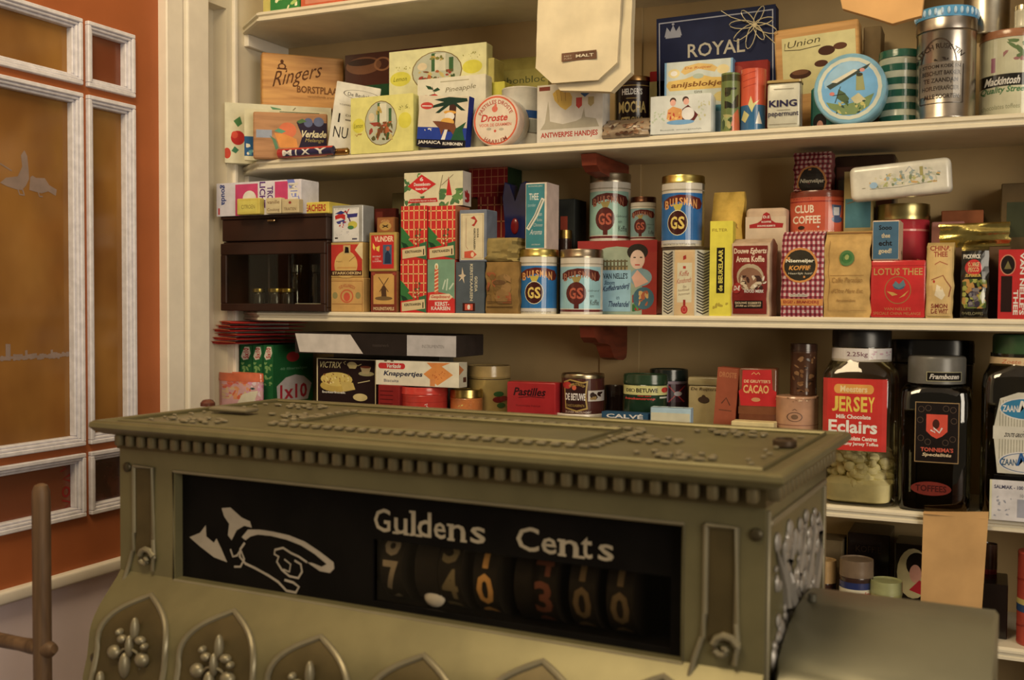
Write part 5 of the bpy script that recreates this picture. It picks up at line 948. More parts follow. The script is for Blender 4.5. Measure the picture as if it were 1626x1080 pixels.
pack('coffee_packet', 'dark red and cream coffee packet with a market scene, at the shelf edge', 'packet', 1162, 1222, 378, YF, .045, Z3, (190, 160, 120), [('r', .04, .03, .94, .9, (120, 30, 20)), ('t', 'Douwe Egberts', .06, .78, .92, .87, (214, 190, 150), 'b'), ('t', 'Aroma Koffie', .12, .69, .88, .77, (214, 190, 150), 'b'), ('e', .5, .5, .36, .17, (170, 150, 110)), ('e', .5, .48, .32, .14, (130, 90, 60)), ('s', .24, .34, .92, .52, 26, .035, [(60, 34, 24), (190, 170, 130), (110, 80, 50), (214, 200, 170)], 95), ('e', .16, .36, .14, .07, (150, 40, 30)), ('t', 'D-E', .08, .33, .26, .39, W, 'b'), ('t', 'ROOD MERK', .38, .3, .86, .34, W, 'b'), ('r', .08, .1, .84, .2, (24, 18, 14)), ('t', 'DOUWE EGBERTS', .12, .155, .8, .185, (206, 180, 130), 'b'), ('t', 'JOURE en UTRECHT', .12, .115, .8, .145, (206, 180, 130), 'b')], seed=11, amp=.0025, crimp=.95, sx=1240)
box('coffee_packet', 'small cream packet with a red bell-shaped emblem lying behind the red coffee packet', 'packet', 1183, 1247, 330, -.37, .05, Z3, (190, 160, 120), [('r', 0, 0, 1, .8, (200, 176, 136)), ('p', [(.1, .62), (.3, .66), (.4, .72), (.44, .86), (.52, .9), (.6, .86), (.64, .72), (.74, .66), (.94, .64), (.92, .54), (.1, .54)], (160, 30, 26)), ('t', 'D.E', .44, .76, .6, .82, W, 'b'), ('t', 'KOFFIE', .4, .66, .64, .7, W, 'b'), ('t', 'DOUWE EGBERTS', .3, .57, .74, .61, W, 'b')], bev=.006, seg=3, ab=400)
n1 = [('r', 0, 0, 1, 1, (206, 176, 160))]+[('r', (i+.1)/9, 0, (i+.6)/9, 1, (150, 60, 66)) for i in range(9)]+[('r', 0, (j+.2)/15, 1, (j+.65)/15, (160, 70, 74)) for j in range(15)]+[('r', (i+.1)/9, (j+.2)/15, (i+.6)/9, (j+.65)/15, (104, 30, 40)) for i in range(9) for j in range(15)]
def niem(cy, ry, txt=True): return [('e', .46, cy, .42, ry, (200, 130, 50)), ('e', .46, cy, .37, ry*.88, (50, 44, 30)), ('t', 'Niemeijer', .12, cy+ry*.1, .8, cy+ry*.36, (220, 210, 170), 'b'), ('t', 'KOFFIE', .22, cy-ry*.28, .7, cy-ry*.02, (220, 150, 50), 'bi'), ('t', 'Heerlijk lust!', .2, cy-ry*.55, .74, cy-ry*.4, (210, 200, 160), 'i')]
pack('coffee_packet', 'red and white gingham coffee packet with a round black label, at the shelf edge', 'packet', 1241, 1308, 367, YF, .045, Z3, (180, 120, 110), n1+niem(.6, .205)+[('r', 0, .13, 1, .21, (200, 130, 50)), ('t', 'EIGEN BRANDERIJ', .06, .145, .9, .19, (150, 50, 30), 'b'), ('r', .2, .235, .64, .265, (206, 190, 160)), ('t', 'NETTO 250 GRAM', .23, .24, .62, .262, (70, 50, 40))], seed=12, amp=.002, crimp=.97)
pack('coffee_bag', 'golden tan coffee bag with a green round print and folded top', 'bag', 1309, 1382, 366, YF, .05, Z3, (190, 150, 74), [('e', .5, .68, .17, .09, (80, 120, 60)), ('e', .5, .68, .12, .06, (60, 110, 50)), ('e', .5, .69, .05, .03, (150, 160, 80)), ('r', .14, .48, .88, .485, (150, 110, 50)), ('t', 'Caffe Paradiso', .16, .4, .86, .46, (160, 120, 56), 'i'), ('t', "d'Oltre Mare Est.", .16, .28, .88, .33, (150, 110, 50), 'i'), ('t', 'Amsterdam', .3, .18, .7, .21, (150, 110, 50), 'i'), ('l', [(.1, .88), (.1, .08), (.9, .08)], .006, (160, 120, 60)), ('r', .0, .965, 1, .985, (140, 100, 50))], seed=13, amp=.004, crimp=.92)
cl = tin('coffee_tin', 'orange oval coffee tin with white lettering and a blue cup', 'tin', 1252, 1341, 305, -.35, Z3+.0, (190, 74, 36), [('r', 0, 0, 1, 1, (196, 80, 40)), ('r', 0, .92, 1, .94, (150, 40, 24)), ('t', 'CLUB', .08, .76, .42, .88, (230, 210, 170), 'b'), ('t', 'COFFEE', .05, .6, .54, .72, (230, 210, 170), 'b'), ('t', 'FACTORY', .06, .955, .4, .985, (150, 50, 30)), ('e', .84, .66, .1, .05, (60, 80, 110)), ('p', [(.74, .88), (.92, .87), (.9, .72), (.86, .68), (.8, .68), (.76, .72)], (60, 80, 110)), ('r', .78, .72, .88, .84, (200, 200, 190)), ('e', .2, .54, .06, .03, (50, 30, 20)), ('t', 'PUUR GEMALEN KOFFIE', .1, .47, .8, .5, (230, 200, 150)), ('e', .5, .55, .02, .015, W)], lid=.05, lidcol=(120, 50, 26), lidfin='tin', squash=.7, ab=420)
pack('coffee_packet', 'dim gingham packet with a round black label, standing on the orange tin', 'packet', 1261, 1320, 242, -.33, .035, cl['top'], (130, 70, 60), [('r', 0, 0, 1, 1, (150, 120, 100))]+[('r', (i+.1)/8, 0, (i+.6)/8, 1, (110, 40, 40)) for i in range(8)]+[('r', 0, (j+.2)/8, 1, (j+.65)/8, (110, 40, 40)) for j in range(8)]+[('r', (i+.1)/8, (j+.2)/8, (i+.6)/8, (j+.65)/8, (70, 18, 20)) for i in range(8) for j in range(8)]+[('e', .5, .22, .4, .42, (150, 96, 40)), ('e', .5, .22, .35, .37, (36, 30, 22)), ('t', 'Niemeijer', .2, .16, .84, .3, (150, 140, 110), 'b')], seed=14, amp=.003, crimp=2)  # front packet's gingham repeated in darker colours that stand for shade
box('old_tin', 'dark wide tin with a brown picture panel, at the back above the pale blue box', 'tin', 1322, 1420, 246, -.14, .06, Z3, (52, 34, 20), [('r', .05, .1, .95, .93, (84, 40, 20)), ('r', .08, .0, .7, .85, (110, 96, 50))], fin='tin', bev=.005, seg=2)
box('tea_box', 'pale brown box with a blue lower half, just behind the golden coffee bag', 'carton', 1339, 1384, 272, -.30, .05, Z3, (160, 140, 76), [('r', 0, 0, 1, 1, (160, 140, 80)), ('r', .05, .3, .95, .66, (70, 116, 116)), ('l', [(.1, .6), (.9, .68)], .01, (110, 90, 50))], ab=400)
rt = tin('tea_tin', 'red round tin with a wide gold lid, supporting the cream picture tin', 'tin', 1391, 1476, 326, -.33, Z3, (176, 36, 44), [('t', 'THEE', .74, .3, .9, .5, (210, 150, 90), 'b'), ('s', .76, .5, .92, .62, 6, .03, [(214, 160, 100)], 4), ('r', 0, .88, 1, .9, (206, 120, 100))], lid=.14, lidcol=(176, 160, 90), fin='tin')
box('picture_tin', 'long cream tin with a sketched village, tilted on top of other tins', 'tin', 1349, 1511, 262, -.40, .032, rt['top'], (206, 198, 166), [('s', .2, .32, .9, .62, 60, .06, [(170, 170, 100), (200, 160, 90), (150, 170, 160), (190, 186, 150), (120, 130, 90), (206, 196, 150)], 101), ('s', .3, .5, .82, .76, 30, .05, [(150, 160, 140), (190, 170, 100), (200, 196, 160)], 102), ('l', [(.2, .3), (.5, .28), (.86, .36)], .01, (120, 120, 90)), ('r', .7, .55, .73, .8, (160, 150, 80)), ('l', [(.56, .7), (.6, .84), (.64, .7)], .01, (110, 130, 150)), ('e', .24, .4, .04, .09, (150, 180, 190)), ('e', .14, .34, .02, .015, (150, 140, 110))], fin='tin', bev=.008, seg=4, roll=-4)
tl = box('lotus_tin', 'square bright red tea tin with gold lettering and a lotus flower', 'tin', 1382, 1470, 413, YF, .06, Z3, (190, 26, 20), [('t', 'LOTUS THEE', .06, .74, .94, .86, (190, 150, 70), 'm'), ('o', .5, .48, .24, .24, .06, (150, 110, 50)), ('e', .52, .54, .1, .05, (60, 90, 110)), ('p', [(.4, .56), (.46, .64), (.52, .58), (.6, .66), (.64, .56), (.52, .5)], (90, 120, 120)), ('p', [(.3, .46), (.4, .38), (.5, .4), (.42, .44)], (200, 150, 60)), ('p', [(.52, .34), (.62, .38), (.7, .48), (.6, .4)], (200, 150, 60)), ('t', "VAN NELLE'S", .26, .13, .74, .18, (180, 120, 60)), ('t', 'SPECIALE CHINA MELANGE', .06, .05, .92, .1, (180, 120, 60)), ('r', .0, .9, 1, .905, (120, 16, 14))], fin='tin', bev=.003, seg=2)
box('tea_box', 'small blue box with gold and black lettering, standing on the lotus tin', 'carton', 1385, 1428, 350, -.43, .058, tl['top'], (206, 180, 140), [('r', .03, .03, .97, .97, (66, 100, 116)), ('t', 'Sooo', .24, .76, .72, .88, K, 'b'), ('t', 'thee', .34, .56, .66, .68, (200, 180, 130), 'b'), ('t', 'echt', .24, .36, .74, .5, K, 'b'), ('t', 'goed!', .24, .14, .72, .3, (200, 180, 130), 'b')], side=[('r', 0, 0, 1, 1, (206, 180, 136)), ('t', '100 gr', .5, .14, .85, .26, K)])
pack('tea_packet', 'gold and cream upright packet with red Chinese-style lettering and a bird', 'packet', 1471, 1514, 384, YF, .035, Z3, (190, 160, 90), [('r', .05, .03, .95, .95, (206, 170, 96)), ('t', 'CHINA', .12, .88, .88, .95, (150, 60, 40), 'b'), ('t', 'THEE', .26, .8, .78, .87, (150, 60, 40), 'b'), ('l', [(.3, .7), (.5, .74), (.8, .7)], .012, (170, 90, 50)), ('p', [(.3, .3), (.4, .44), (.6, .4), (.74, .3), (.6, .24)], (224, 206, 160)), ('l', [(.2, .5), (.6, .56), (.9, .4), (.86, .28)], .014, (150, 90, 50)), ('e', .3, .48, .04, .02, (170, 50, 30)), ('t', 'SIMON', .2, .13, .8, .19, (130, 50, 34), 'b'), ('t', 'DE WIT', .2, .06, .84, .12, (130, 50, 34), 'b')], seed=15, amp=.002, crimp=.96, sx=1525, fin='paper')
pack('tea_packet', 'black tea packet with a bunch of grapes and a red round label', 'packet', 1526, 1570, 390, YF, .035, Z3, (120, 104, 70), [('r', 0, .02, 1, .96, (28, 24, 16)), ('t', 'PICKWICK', .06, .82, .74, .88, (220, 210, 180), 'b'), ('e', .44, .7, .34, .11, (190, 30, 24)), ('t', 'ORANGE', .2, .71, .68, .77, (220, 180, 110), 'b'), ('t', 'PECCO', .22, .64, .66, .7, (220, 180, 110), 'b'), ('t', 'SUPERIEUR', .16, .57, .72, .61, (210, 170, 60), 'b'), ('s', .06, .14, .92, .54, 40, .05, [(110, 120, 40), (160, 160, 60), (70, 90, 30), (180, 130, 50)], 111), ('s', .3, .16, .66, .42, 22, .035, [(60, 50, 60), (90, 80, 80), (130, 120, 110)], 112), ('p', [(.66, .3), (.8, .42), (.88, .3), (.76, .2)], (190, 190, 160)), ('t', 'ENVELOPPES', .1, .05, .8, .09, (150, 140, 90))], seed=16, amp=.003, crimp=.95, sx=1583, fin='foil')
box('tea_tin', 'red tea tin with sideways white lettering and a dark round picture', 'tin', 1585, 1660, 396, YF, .06, Z3, (180, 26, 20), [('r', 0, 0, 1, 1, (186, 28, 22)), ('r', .06, .1, .3, .62, (40, 18, 14)), ('e', .2, .78, .17, .15, (200, 130, 90)), ('e', .2, .78, .15, .135, (30, 20, 16)), ('p', [(.12, .72), (.2, .84), (.28, .72)], (110, 100, 50)), ('t', 'THEE', .33, .06, .43, .42, W, 'bv'), ('t', "VAN NELLE'S", .46, .06, .56, .96, W, 'bv'), ('t', 'AFTERNOON', .62, .06, .72, .9, (206, 150, 90), 'bv')], fin='tin', bev=.003, seg=2)
box('pink_carton', 'faded pink low box behind the gold and cream tea packet', 'carton', 1478, 1530, 352, -.30, .015, Z3, (150, 100, 84))
fb_ = box('wafer_box', 'low dark box beneath the gold foil bar', 'carton', 1494, 1604, 392, -.37, .05, Z3, (90, 66, 40))
pack('chocolate_bar', 'shiny gold foil wrapped bar lying across the row of tea packets', 'chocolate bar', 1492, 1604, 354, -.37, .045, fb_['top'], (200, 176, 80), None, fin='foil', amp=.0035, crimp=2, seed=19, puff=.006, roll=-1)
box('orange_carton', 'flat orange-brown carton lying at the back above the gold foil bar', 'carton', 1493, 1560, 334, -.17, .07, Z3, (140, 78, 36), fin='card')
box('old_tin', 'tall dim brown tin with a green panel in the far corner of the coffee shelf', 'tin', 1588, 1680, 290, -.2, .07, Z3, (84, 66, 34), [('r', .1, .6, .95, .86, (56, 60, 36)), ('t', 'KOFFIE', .2, .2, .9, .3, (60, 46, 26))], fin='tin')

# ------------------------------------------------ shelf of sweet jars
gs = []
for i, (xa, xb) in enumerate(((381, 400), (401, 417), (418, 434))):
    dd = .13
    side = [('r', 0, 0, 1, 1, (24, 90, 40)), ('p', [(.1, 0), (.08, .28), (.3, .42), (.54, .46), (.76, .42), (.96, .28), (.86, 0)], (190, 176, 160)), ('t', '1x10', .16, .04, .84, .3, (170, 30, 40), 'b'), ('t', '40 filterzakjes', .16, .54, .84, .6, (90, 140, 90), 'b'), ('e', .48, .78, .16, .09, (170, 40, 30))] if i == 2 else None
    gs.append(box('filter_carton', ['green carton with a white number badge, nearest the side wall', 'middle one of the three upright green cartons', 'green carton showing its big side with a red number, last of three'][i], 'carton', xa, xb, 548, -.395, dd, Z4, (24, 90, 40), [('r', 0, 0, 1, 1, (28, 96, 44)), ('p', [(.1, .8), (.4, .97), (.8, .97), (.9, .86), (.7, .76), (.3, .74)], (206, 196, 160)), ('t', '5x10', .3, .77, .75, .95, (176, 40, 40), 'bV'), ('s', .1, .3, .9, .7, 18, .03, [(120, 160, 80)], 5), ('r', 0, 0, .04, 1, (14, 60, 26))], side=side, sx=(497 if i == 2 else None), group='upright green filter cartons', ab=640))
zt_ = max(g['top'] for g in gs)
for i in range(6):
    z0 = zt_+.001+.0072*i; y_ = -.425+.003*i; x0_ = at_Y(345+(i % 3)*4, 560, -.40).x
    root = empty('paper_packet', ['lowest red paper packet on the green cartons', 'second red paper packet from the bottom of the fan', 'third red paper packet from the bottom of the fan', 'fourth red paper packet from the bottom of the fan', 'red paper packet just under the topmost of the fan', 'topmost red paper packet on the green cartons'][i], 'packet', (x0_, y_, z0), math.radians(-16-4*i), 'red paper packets fanned on the green cartons')
    bm = bmesh.new(); Lx, Ly = .085, .14; NX, NY = 8, 6; g = {}
    for s in (0, 1):
        for a in range(NX+1):
            for b in range(NY+1):
                u, v = a/NX, b/NY; th = .0026*math.sin(PI*min(1, u*1.02+.001))**.5*(1-.7*v)+.0002
                g[s, a, b] = bm.verts.new((u*Lx, v*Ly, .003+(th if s else -th)+.0008*noise.noise(Vector((u*4+i*5, v*3, s)))))
        for a in range(NX):
            for b in range(NY): bm.faces.new((g[s, a, b], g[s, a+1, b], g[s, a+1, b+1], g[s, a, b+1]))
    for a in range(NX):
        for b in (0, NY): bm.faces.new((g[0, a, b], g[0, a+1, b], g[1, a+1, b], g[1, a, b]))
    for b in range(NY):
        for a in (0, NX): bm.faces.new((g[0, a, b], g[0, a, b+1], g[1, a, b+1], g[1, a, b]))
    link('packet', bm, mat((196, 44, 26) if i % 2 else (176, 34, 24), 'card', 60, .25, .3), root, True)
    bm = bmesh.new(); add_box(bm, 0, Lx, -.0035, .0, .0045, .0052, .0002); link('folded_edge', bm, mat((214, 110, 50), 'paper'), root)
tin('floral_tin', 'pink and orange flowered tin in front of the green cartons', 'tin', 338, 428, 592, -.436, Z4, (196, 130, 110), [('r', 0, 0, 1, 1, (200, 150, 140)), ('s', .0, .3, .5, 1, 40, .09, [(206, 90, 50), (214, 140, 80), (200, 100, 90), (206, 170, 120)], 121), ('s', .4, .2, 1, 1, 30, .1, [(206, 140, 160), (190, 110, 130), (214, 190, 180)], 122), ('p', [(.2, .1), (.3, .5), (.5, .62), (.7, .66), (.6, .3), (.5, 0)], (206, 196, 156)), ('e', .54, .74, .06, .05, (90, 110, 100)), ('e', .54, .74, .03, .025, K)], lid=.1, lidcol=(200, 96, 50), lidfin='tin', squash=.3, ab=645)
box('cake_box', 'dark box with a gold border picturing a fruit cake, teapot and cups', 'carton', 503, 597, 570, -.40, .04, Z4, (60, 34, 26), [('r', 0, 0, 1, 1, (200, 184, 130)), ('r', .02, 0, .985, .985, (36, 20, 18)), ('t', 'VICTRIX', .05, .8, .42, .93, (206, 190, 120), 'i'), ('e', .34, .42, .28, .13, (190, 160, 60)), ('e', .34, .56, .27, .15, (206, 180, 80)), ('s', .12, .46, .56, .68, 26, .025, [(120, 60, 30), (230, 210, 130), (150, 110, 40)], 131), ('p', [(.4, .52), (.62, .5), (.66, .36), (.46, .3)], (196, 170, 80)), ('e', .6, .88, .08, .06, (170, 150, 90)), ('p', [(.52, .88), (.7, .88), (.66, .8), (.56, .8)], (190, 170, 100)), ('l', [(.49, .88), (.46, .92), (.5, .95)], .015, (180, 160, 90)), ('l', [(.7, .86), (.76, .9)], .015, (180, 160, 90)), ('e', .84, .7, .13, .05, (150, 140, 90)), ('p', [(.74, .84), (.92, .84), (.88, .7), (.78, .7)], (170, 150, 100)), ('e', .83, .84, .09, .025, (110, 50, 24)), ('l', [(.7, .5), (.9, .56)], .015, (206, 190, 130)), ('t', 'boterkoek', .1, .26, .5, .31, W, 'b'), ('e', .74, .2, .12, .08, (200, 180, 110))], rot=0, ab=645)
tr = box('grey_carton', 'grey low carton under the overhanging folded tray', 'carton', 530, 697, 560, -.19, .055, Z4, (110, 104, 84), [('r', 0, .93, 1, 1, (80, 72, 54))])
def tray():
    P = at_Y(466, 552, -.43); Q = at_Y(722, 556, -.43); wd = (Q-P).x; y0 = -.425; zb = tr['top']+.001; ht = (at_Y(500, 528, -.43).z-zb)
    root = empty('folded_tray', 'long flat box with white ends and a dark middle, lying across the grey carton', 'tray', (P.x+wd/2, y0, zb)); dep = .10
    bm = bmesh.new(); add_box(bm, -wd/2, wd/2, 0, dep, 0, ht*.98, .001); link('body', bm, mat((60, 50, 40), 'card'), root)
    art_object('printed_label', [('r', 0, 0, 1, 1, (40, 32, 26)), ('p', [(0, .95), (.36, .95), (.44, .05), (.03, .05)], (200, 190, 168)), ('r', .71, .02, 1, .98, (176, 170, 158)), ('t', 'INSTRUMENTEN', .8, .4, .93, .55, (120, 114, 104)), ('t', 'meesterwerk', .5, .4, .6, .55, (70, 60, 50))], (wd, ht*.98), lambda u, v, o: (-wd/2+u*wd, -o, v*ht*.98), root)
tray()
r1 = box('tea_box', 'dark red small box beneath the biscuit packet', 'carton', 600, 634, 612, -.43, .035, Z4, (130, 24, 18), [('r', .1, .1+.2*i, .7, .14+.2*i, (80, 14, 12)) for i in range(4)], ab=645)
r2 = tin('biscuit_tin', 'bright red round tin beneath the biscuit packet', 'tin', 636, 712, 613, -.432, Z4, (196, 52, 30), [('l', [(.5, .5), (.56, .56), (.54, .44), (.58, .36)], .03, W), ('r', 0, .62, 1, .63, (140, 30, 20))], lid=.09, lidcol=(190, 48, 28), lidfin='tin', ab=655)
box('biscuit_packet', 'cream biscuit packet picturing orange diamond crackers, lying on the red tin', 'biscuit packet', 597, 729, 574, -.42, .05, max(r1['top'], r2['top']), (206, 196, 160), [('r', 0, 0, 1, 1, (216, 208, 172)), ('r', .06, .66, .33, .9, (190, 34, 30)), ('e', .06, .78, .03, .12, (190, 34, 30)), ('e', .33, .78, .03, .12, (190, 34, 30)), ('t', 'Verkade', .13, .7, .31, .87, W, 'bi'), ('t', 'Knappertjes', .1, .32, .57, .58, (30, 34, 60), 'bi'), ('t', 'Biscuits', .1, .12, .28, .24, (60, 60, 90), 'm'), ('p', [(.62, .96), (.7, .7), (.78, .8), (.9, .98)], (214, 130, 50)), ('p', [(.58, .5), (.75, .95), (.93, .5), (.75, .06)], (216, 136, 50)), ('s', .66, .3, .84, .7, 14, .03, [(180, 90, 30)], 141), ('r', .66, .02, .72, .3, (206, 130, 60)), ('e', .12, .98, .02, .03, (90, 70, 40)), ('e', .2, .98, .02, .03, (90, 70, 40))], bev=.003, seg=2, sx=742, side=[('r', 0, 0, 1, 1, (206, 196, 156)), ('p', [(0, .9), (.6, .7), (0, .5)], (200, 120, 50)), ('r', .5, .2, .9, .4, (90, 50, 30))], rot=-1)
tin('honey_tin', 'orange round tin with a gold lid, beside the bright red tin', 'tin', 714, 767, 618, -.40, Z4, (206, 120, 44), [('s', .1, .3, .95, .9, 30, .03, [(190, 100, 30), (220, 150, 60)], 142), ('s', .1, .3, .4, .5, 8, .05, [(220, 200, 90)], 143)], lid=.1, lidcol=(186, 156, 70), ab=650)
tin('cherry_tin', 'tall dull yellow round tin painted with green and red fruit', 'tin', 742, 811, 580, -.32, Z4, (166, 140, 70), [('e', .72, .55, .12, .07, (50, 90, 40)), ('e', .72, .4, .14, .08, (110, 30, 24)), ('e', .84, .42, .1, .07, (130, 40, 30)), ('r', 0, .94, 1, .96, (60, 44, 24)), ('e', .78, .24, .1, .07, (60, 90, 40))], lid=.11, lidcol=(170, 140, 74), lidfin='tin', ab=655)
box('pastille_tin', 'flat red tin with black script lettering', 'tin', 804, 882, 607, -.425, .03, Z4, (160, 24, 24), [('r', .03, .04, .97, .96, (160, 26, 26)), ('t', 'Pastilles', .16, .56, .8, .82, (50, 16, 20), 'bi'), ('l', [(.25, .5), (.5, .54), (.78, .52)], .02, (50, 16, 20)), ('t', 'Koninklijke Fabriek', .2, .2, .7, .28, (80, 20, 20))], fin='tin', bev=.003, seg=2, ab=657)
wl = tin('tub', 'low tub with a white lid beneath the brown jam tin', 'tub', 880, 964, 654, -.43, Z4, (186, 90, 50), None, lid=.08, lidcol=(214, 200, 170), lidfin='tin')
tin('jam_tin', 'brown round tin with a gold shield and silver rim, standing on the white-lidded tub', 'tin', 891, 960, 593, -.425, wl['top'], (70, 32, 20), [('r', 0, 0, 1, 1, (74, 34, 24)), ('r', .62, .36, 1, .66, (196, 184, 160)), ('s', .66, .4, .98, .62, 8, .06, [(150, 120, 60), (50, 30, 20)], 151), ('p', [(.06, .9), (.2, .98), (.5, .9), (.62, .94), (.58, .5), (.62, .14), (.36, .06), (.1, .14)], (170, 140, 60)), ('p', [(.09, .86), (.2, .94), (.5, .86), (.58, .88), (.54, .5), (.58, .18), (.36, .1), (.12, .18)], (50, 24, 20)), ('t', 'DE BETUWE', .1, .38, .56, .58, (220, 210, 190), 'b'), ('e', .14, .8, .1, .1, (180, 40, 24)), ('e', .3, .74, .05, .07, (200, 90, 50)), ('a', 'APPELSTROOP', .36, .5, .3, 130, 50, .08, GOLD), ('t', 'CHOCOLADEPASTA', .12, .2, .54, .27, GOLD), ('t', 'ZUIVER HAZELNOOT', .1, .02, .7, .08, (200, 180, 150))], lid=.1, lidcol=(176, 156, 110))
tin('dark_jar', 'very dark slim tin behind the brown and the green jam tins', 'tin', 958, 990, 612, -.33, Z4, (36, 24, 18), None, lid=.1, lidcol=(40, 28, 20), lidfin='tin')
tin('cocoa_tin', 'black-lidded tin with a red cross band behind the green jam tin', 'tin', 1030, 1092, 586, -.30, Z4, (150, 130, 130), [('r', 0, 0, 1, .3, (40, 20, 24)), ('r', .5, .3, 1, .9, (60, 30, 40)), ('l', [(.5, .3), (.92, .84)], .04, (170, 40, 40)), ('l', [(.5, .84), (.9, .3)], .04, (170, 40, 40)), ('e', .74, .58, .1, .08, (190, 180, 170))], lid=.1, lidcol=(24, 34, 26), lidfin='tin', ab=650)
tin('jam_tin', 'dark green round tin with a yellow band and red lettering', 'tin', 988, 1060, 594, -.414, Z4, (24, 50, 28), [('r', 0, .62, 1, .96, (196, 190, 110)), ('t', 'DE', .06, .72, .16, .84, K, 'b'), ('o', .2, .78, .045, .06, .3, K), ('t', 'BETUWE', .27, .71, .76, .86, K, 'b'), ('e', .92, .8, .08, .1, (190, 40, 24)), ('t', 'keukenstroop', .04, .42, .7, .53, (200, 60, 40), 'bi'), ('t', 'rinse appel', .3, .55, .6, .61, (200, 60, 40), 'b'), ('r', .8, .5, .98, .56, (190, 190, 160))], lid=.085, squash=.8, lidcol=(30, 54, 30), lidfin='tin', ab=652)
box('tea_tin', 'dull cream tin with a dark lion crest behind the pale blue carton', 'tin', 1092, 1142, 599, -.36, .05, Z4, (160, 140, 84), [('t', 'De Ruijters', .1, .56, .9, .68, (80, 60, 36), 'i'), ('e', .5, .3, .18, .1, (70, 50, 30)), ('e', .5, .4, .06, .05, (70, 50, 30))], fin='tin', bev=.003, seg=2, ab=650, lidf=.08, lidcol=(160, 142, 88))
box('soup_carton', 'dark blue low box with white capitals, mostly hidden by the cash register', 'carton', 955, 1028, 655, -.437, .018, Z4, (36, 70, 90), [('r', 0, 0, 1, 1, (40, 76, 96)), ('t', 'CALVÉ', .1, .62, .9, .94, (206, 200, 180), 'b')], ab=680)
box('medicine_carton', 'pale blue opened carton before the cream lion tin', 'carton', 1032, 1096, 648, -.437, .02, Z4, (160, 186, 186), [('r', .02, .0, .98, .94, (196, 190, 150)), ('s', .3, .4, .7, .8, 8, .06, [(210, 160, 110), (190, 180, 120)], 161)], rot=3, top=[('r', 0, 0, 1, 1, (176, 196, 190)), ('s', .1, .1, .9, .9, 8, .12, [(60, 70, 70), (190, 200, 190)], 162)])
box('cocoa_carton', 'orange-brown upright carton leaning beside the red cacao tin', 'carton', 1132, 1166, 585, -.40, .03, Z4, (150, 72, 36), [('r', 0, 0, 1, 1, (150, 74, 40)), ('t', 'DROSTE', .1, .84, .9, .93, (176, 110, 60), 'b'), ('l', [(.3, .4), (.5, .5), (.7, .38)], .02, (90, 50, 30)), ('r', .2, .28, .8, .3, (110, 60, 34))], roll=4, ab=680)
cc = box('carton', 'low cream carton beneath the red cacao tin', 'carton', 1160, 1228, 670, -.437, .025, Z4, (206, 186, 120))
box('cocoa_tin', 'red cacao tin with a gold script title and brown edges', 'tin', 1172, 1232, 585, -.405, .04, Z4, (110, 60, 30), [('p', [(.1, .96), (.86, .98), (.9, .6), (1, .56), (1, .28), (.06, .28), (0, .56), (.08, .6)], (190, 30, 26)), ('t', "DE GRUYTER'S", .14, .72, .84, .78, (220, 180, 120), 'b'), ('t', 'CACAO', .12, .52, .8, .68, (220, 170, 90), 'b'), ('e', .46, .4, .12, .04, (200, 140, 80)), ('l', [(.34, .88), (.4, .92), (.46, .88), (.52, .92), (.56, .88)], .012, (220, 170, 90)), ('r', .0, .12, 1, .26, (120, 70, 36))], fin='tin', bev=.003, seg=2, rot=5, ab=668)
pt = tin('ointment_tin', 'dull pink-beige round tin with a worn rim and dark crest', 'tin', 1230, 1299, 628, -.42, Z4, (190, 140, 96), [('o', .45, .5, .18, .12, .12, (110, 80, 60)), ('e', .45, .5, .08, .06, (120, 90, 60)), ('l', [(.4, .66), (.45, .7), (.5, .66)], .012, (110, 80, 60)), ('s', 0, .88, 1, 1, 12, .03, [(150, 110, 70), (210, 170, 120)], 171), ('r', 0, .28, 1, .3, (150, 100, 70))], lid=0, ab=690)
tin('spice_tin', 'slim dark bronze tin standing on the pink-beige round tin', 'tin', 1254, 1298, 546, -.40, pt['top'], (74, 44, 24), [('s', .1, .1, .9, .9, 26, .05, [(120, 80, 40), (50, 28, 16), (140, 100, 56)], 172)], lid=.14, lidcol=(60, 36, 22), lidfin='tin')

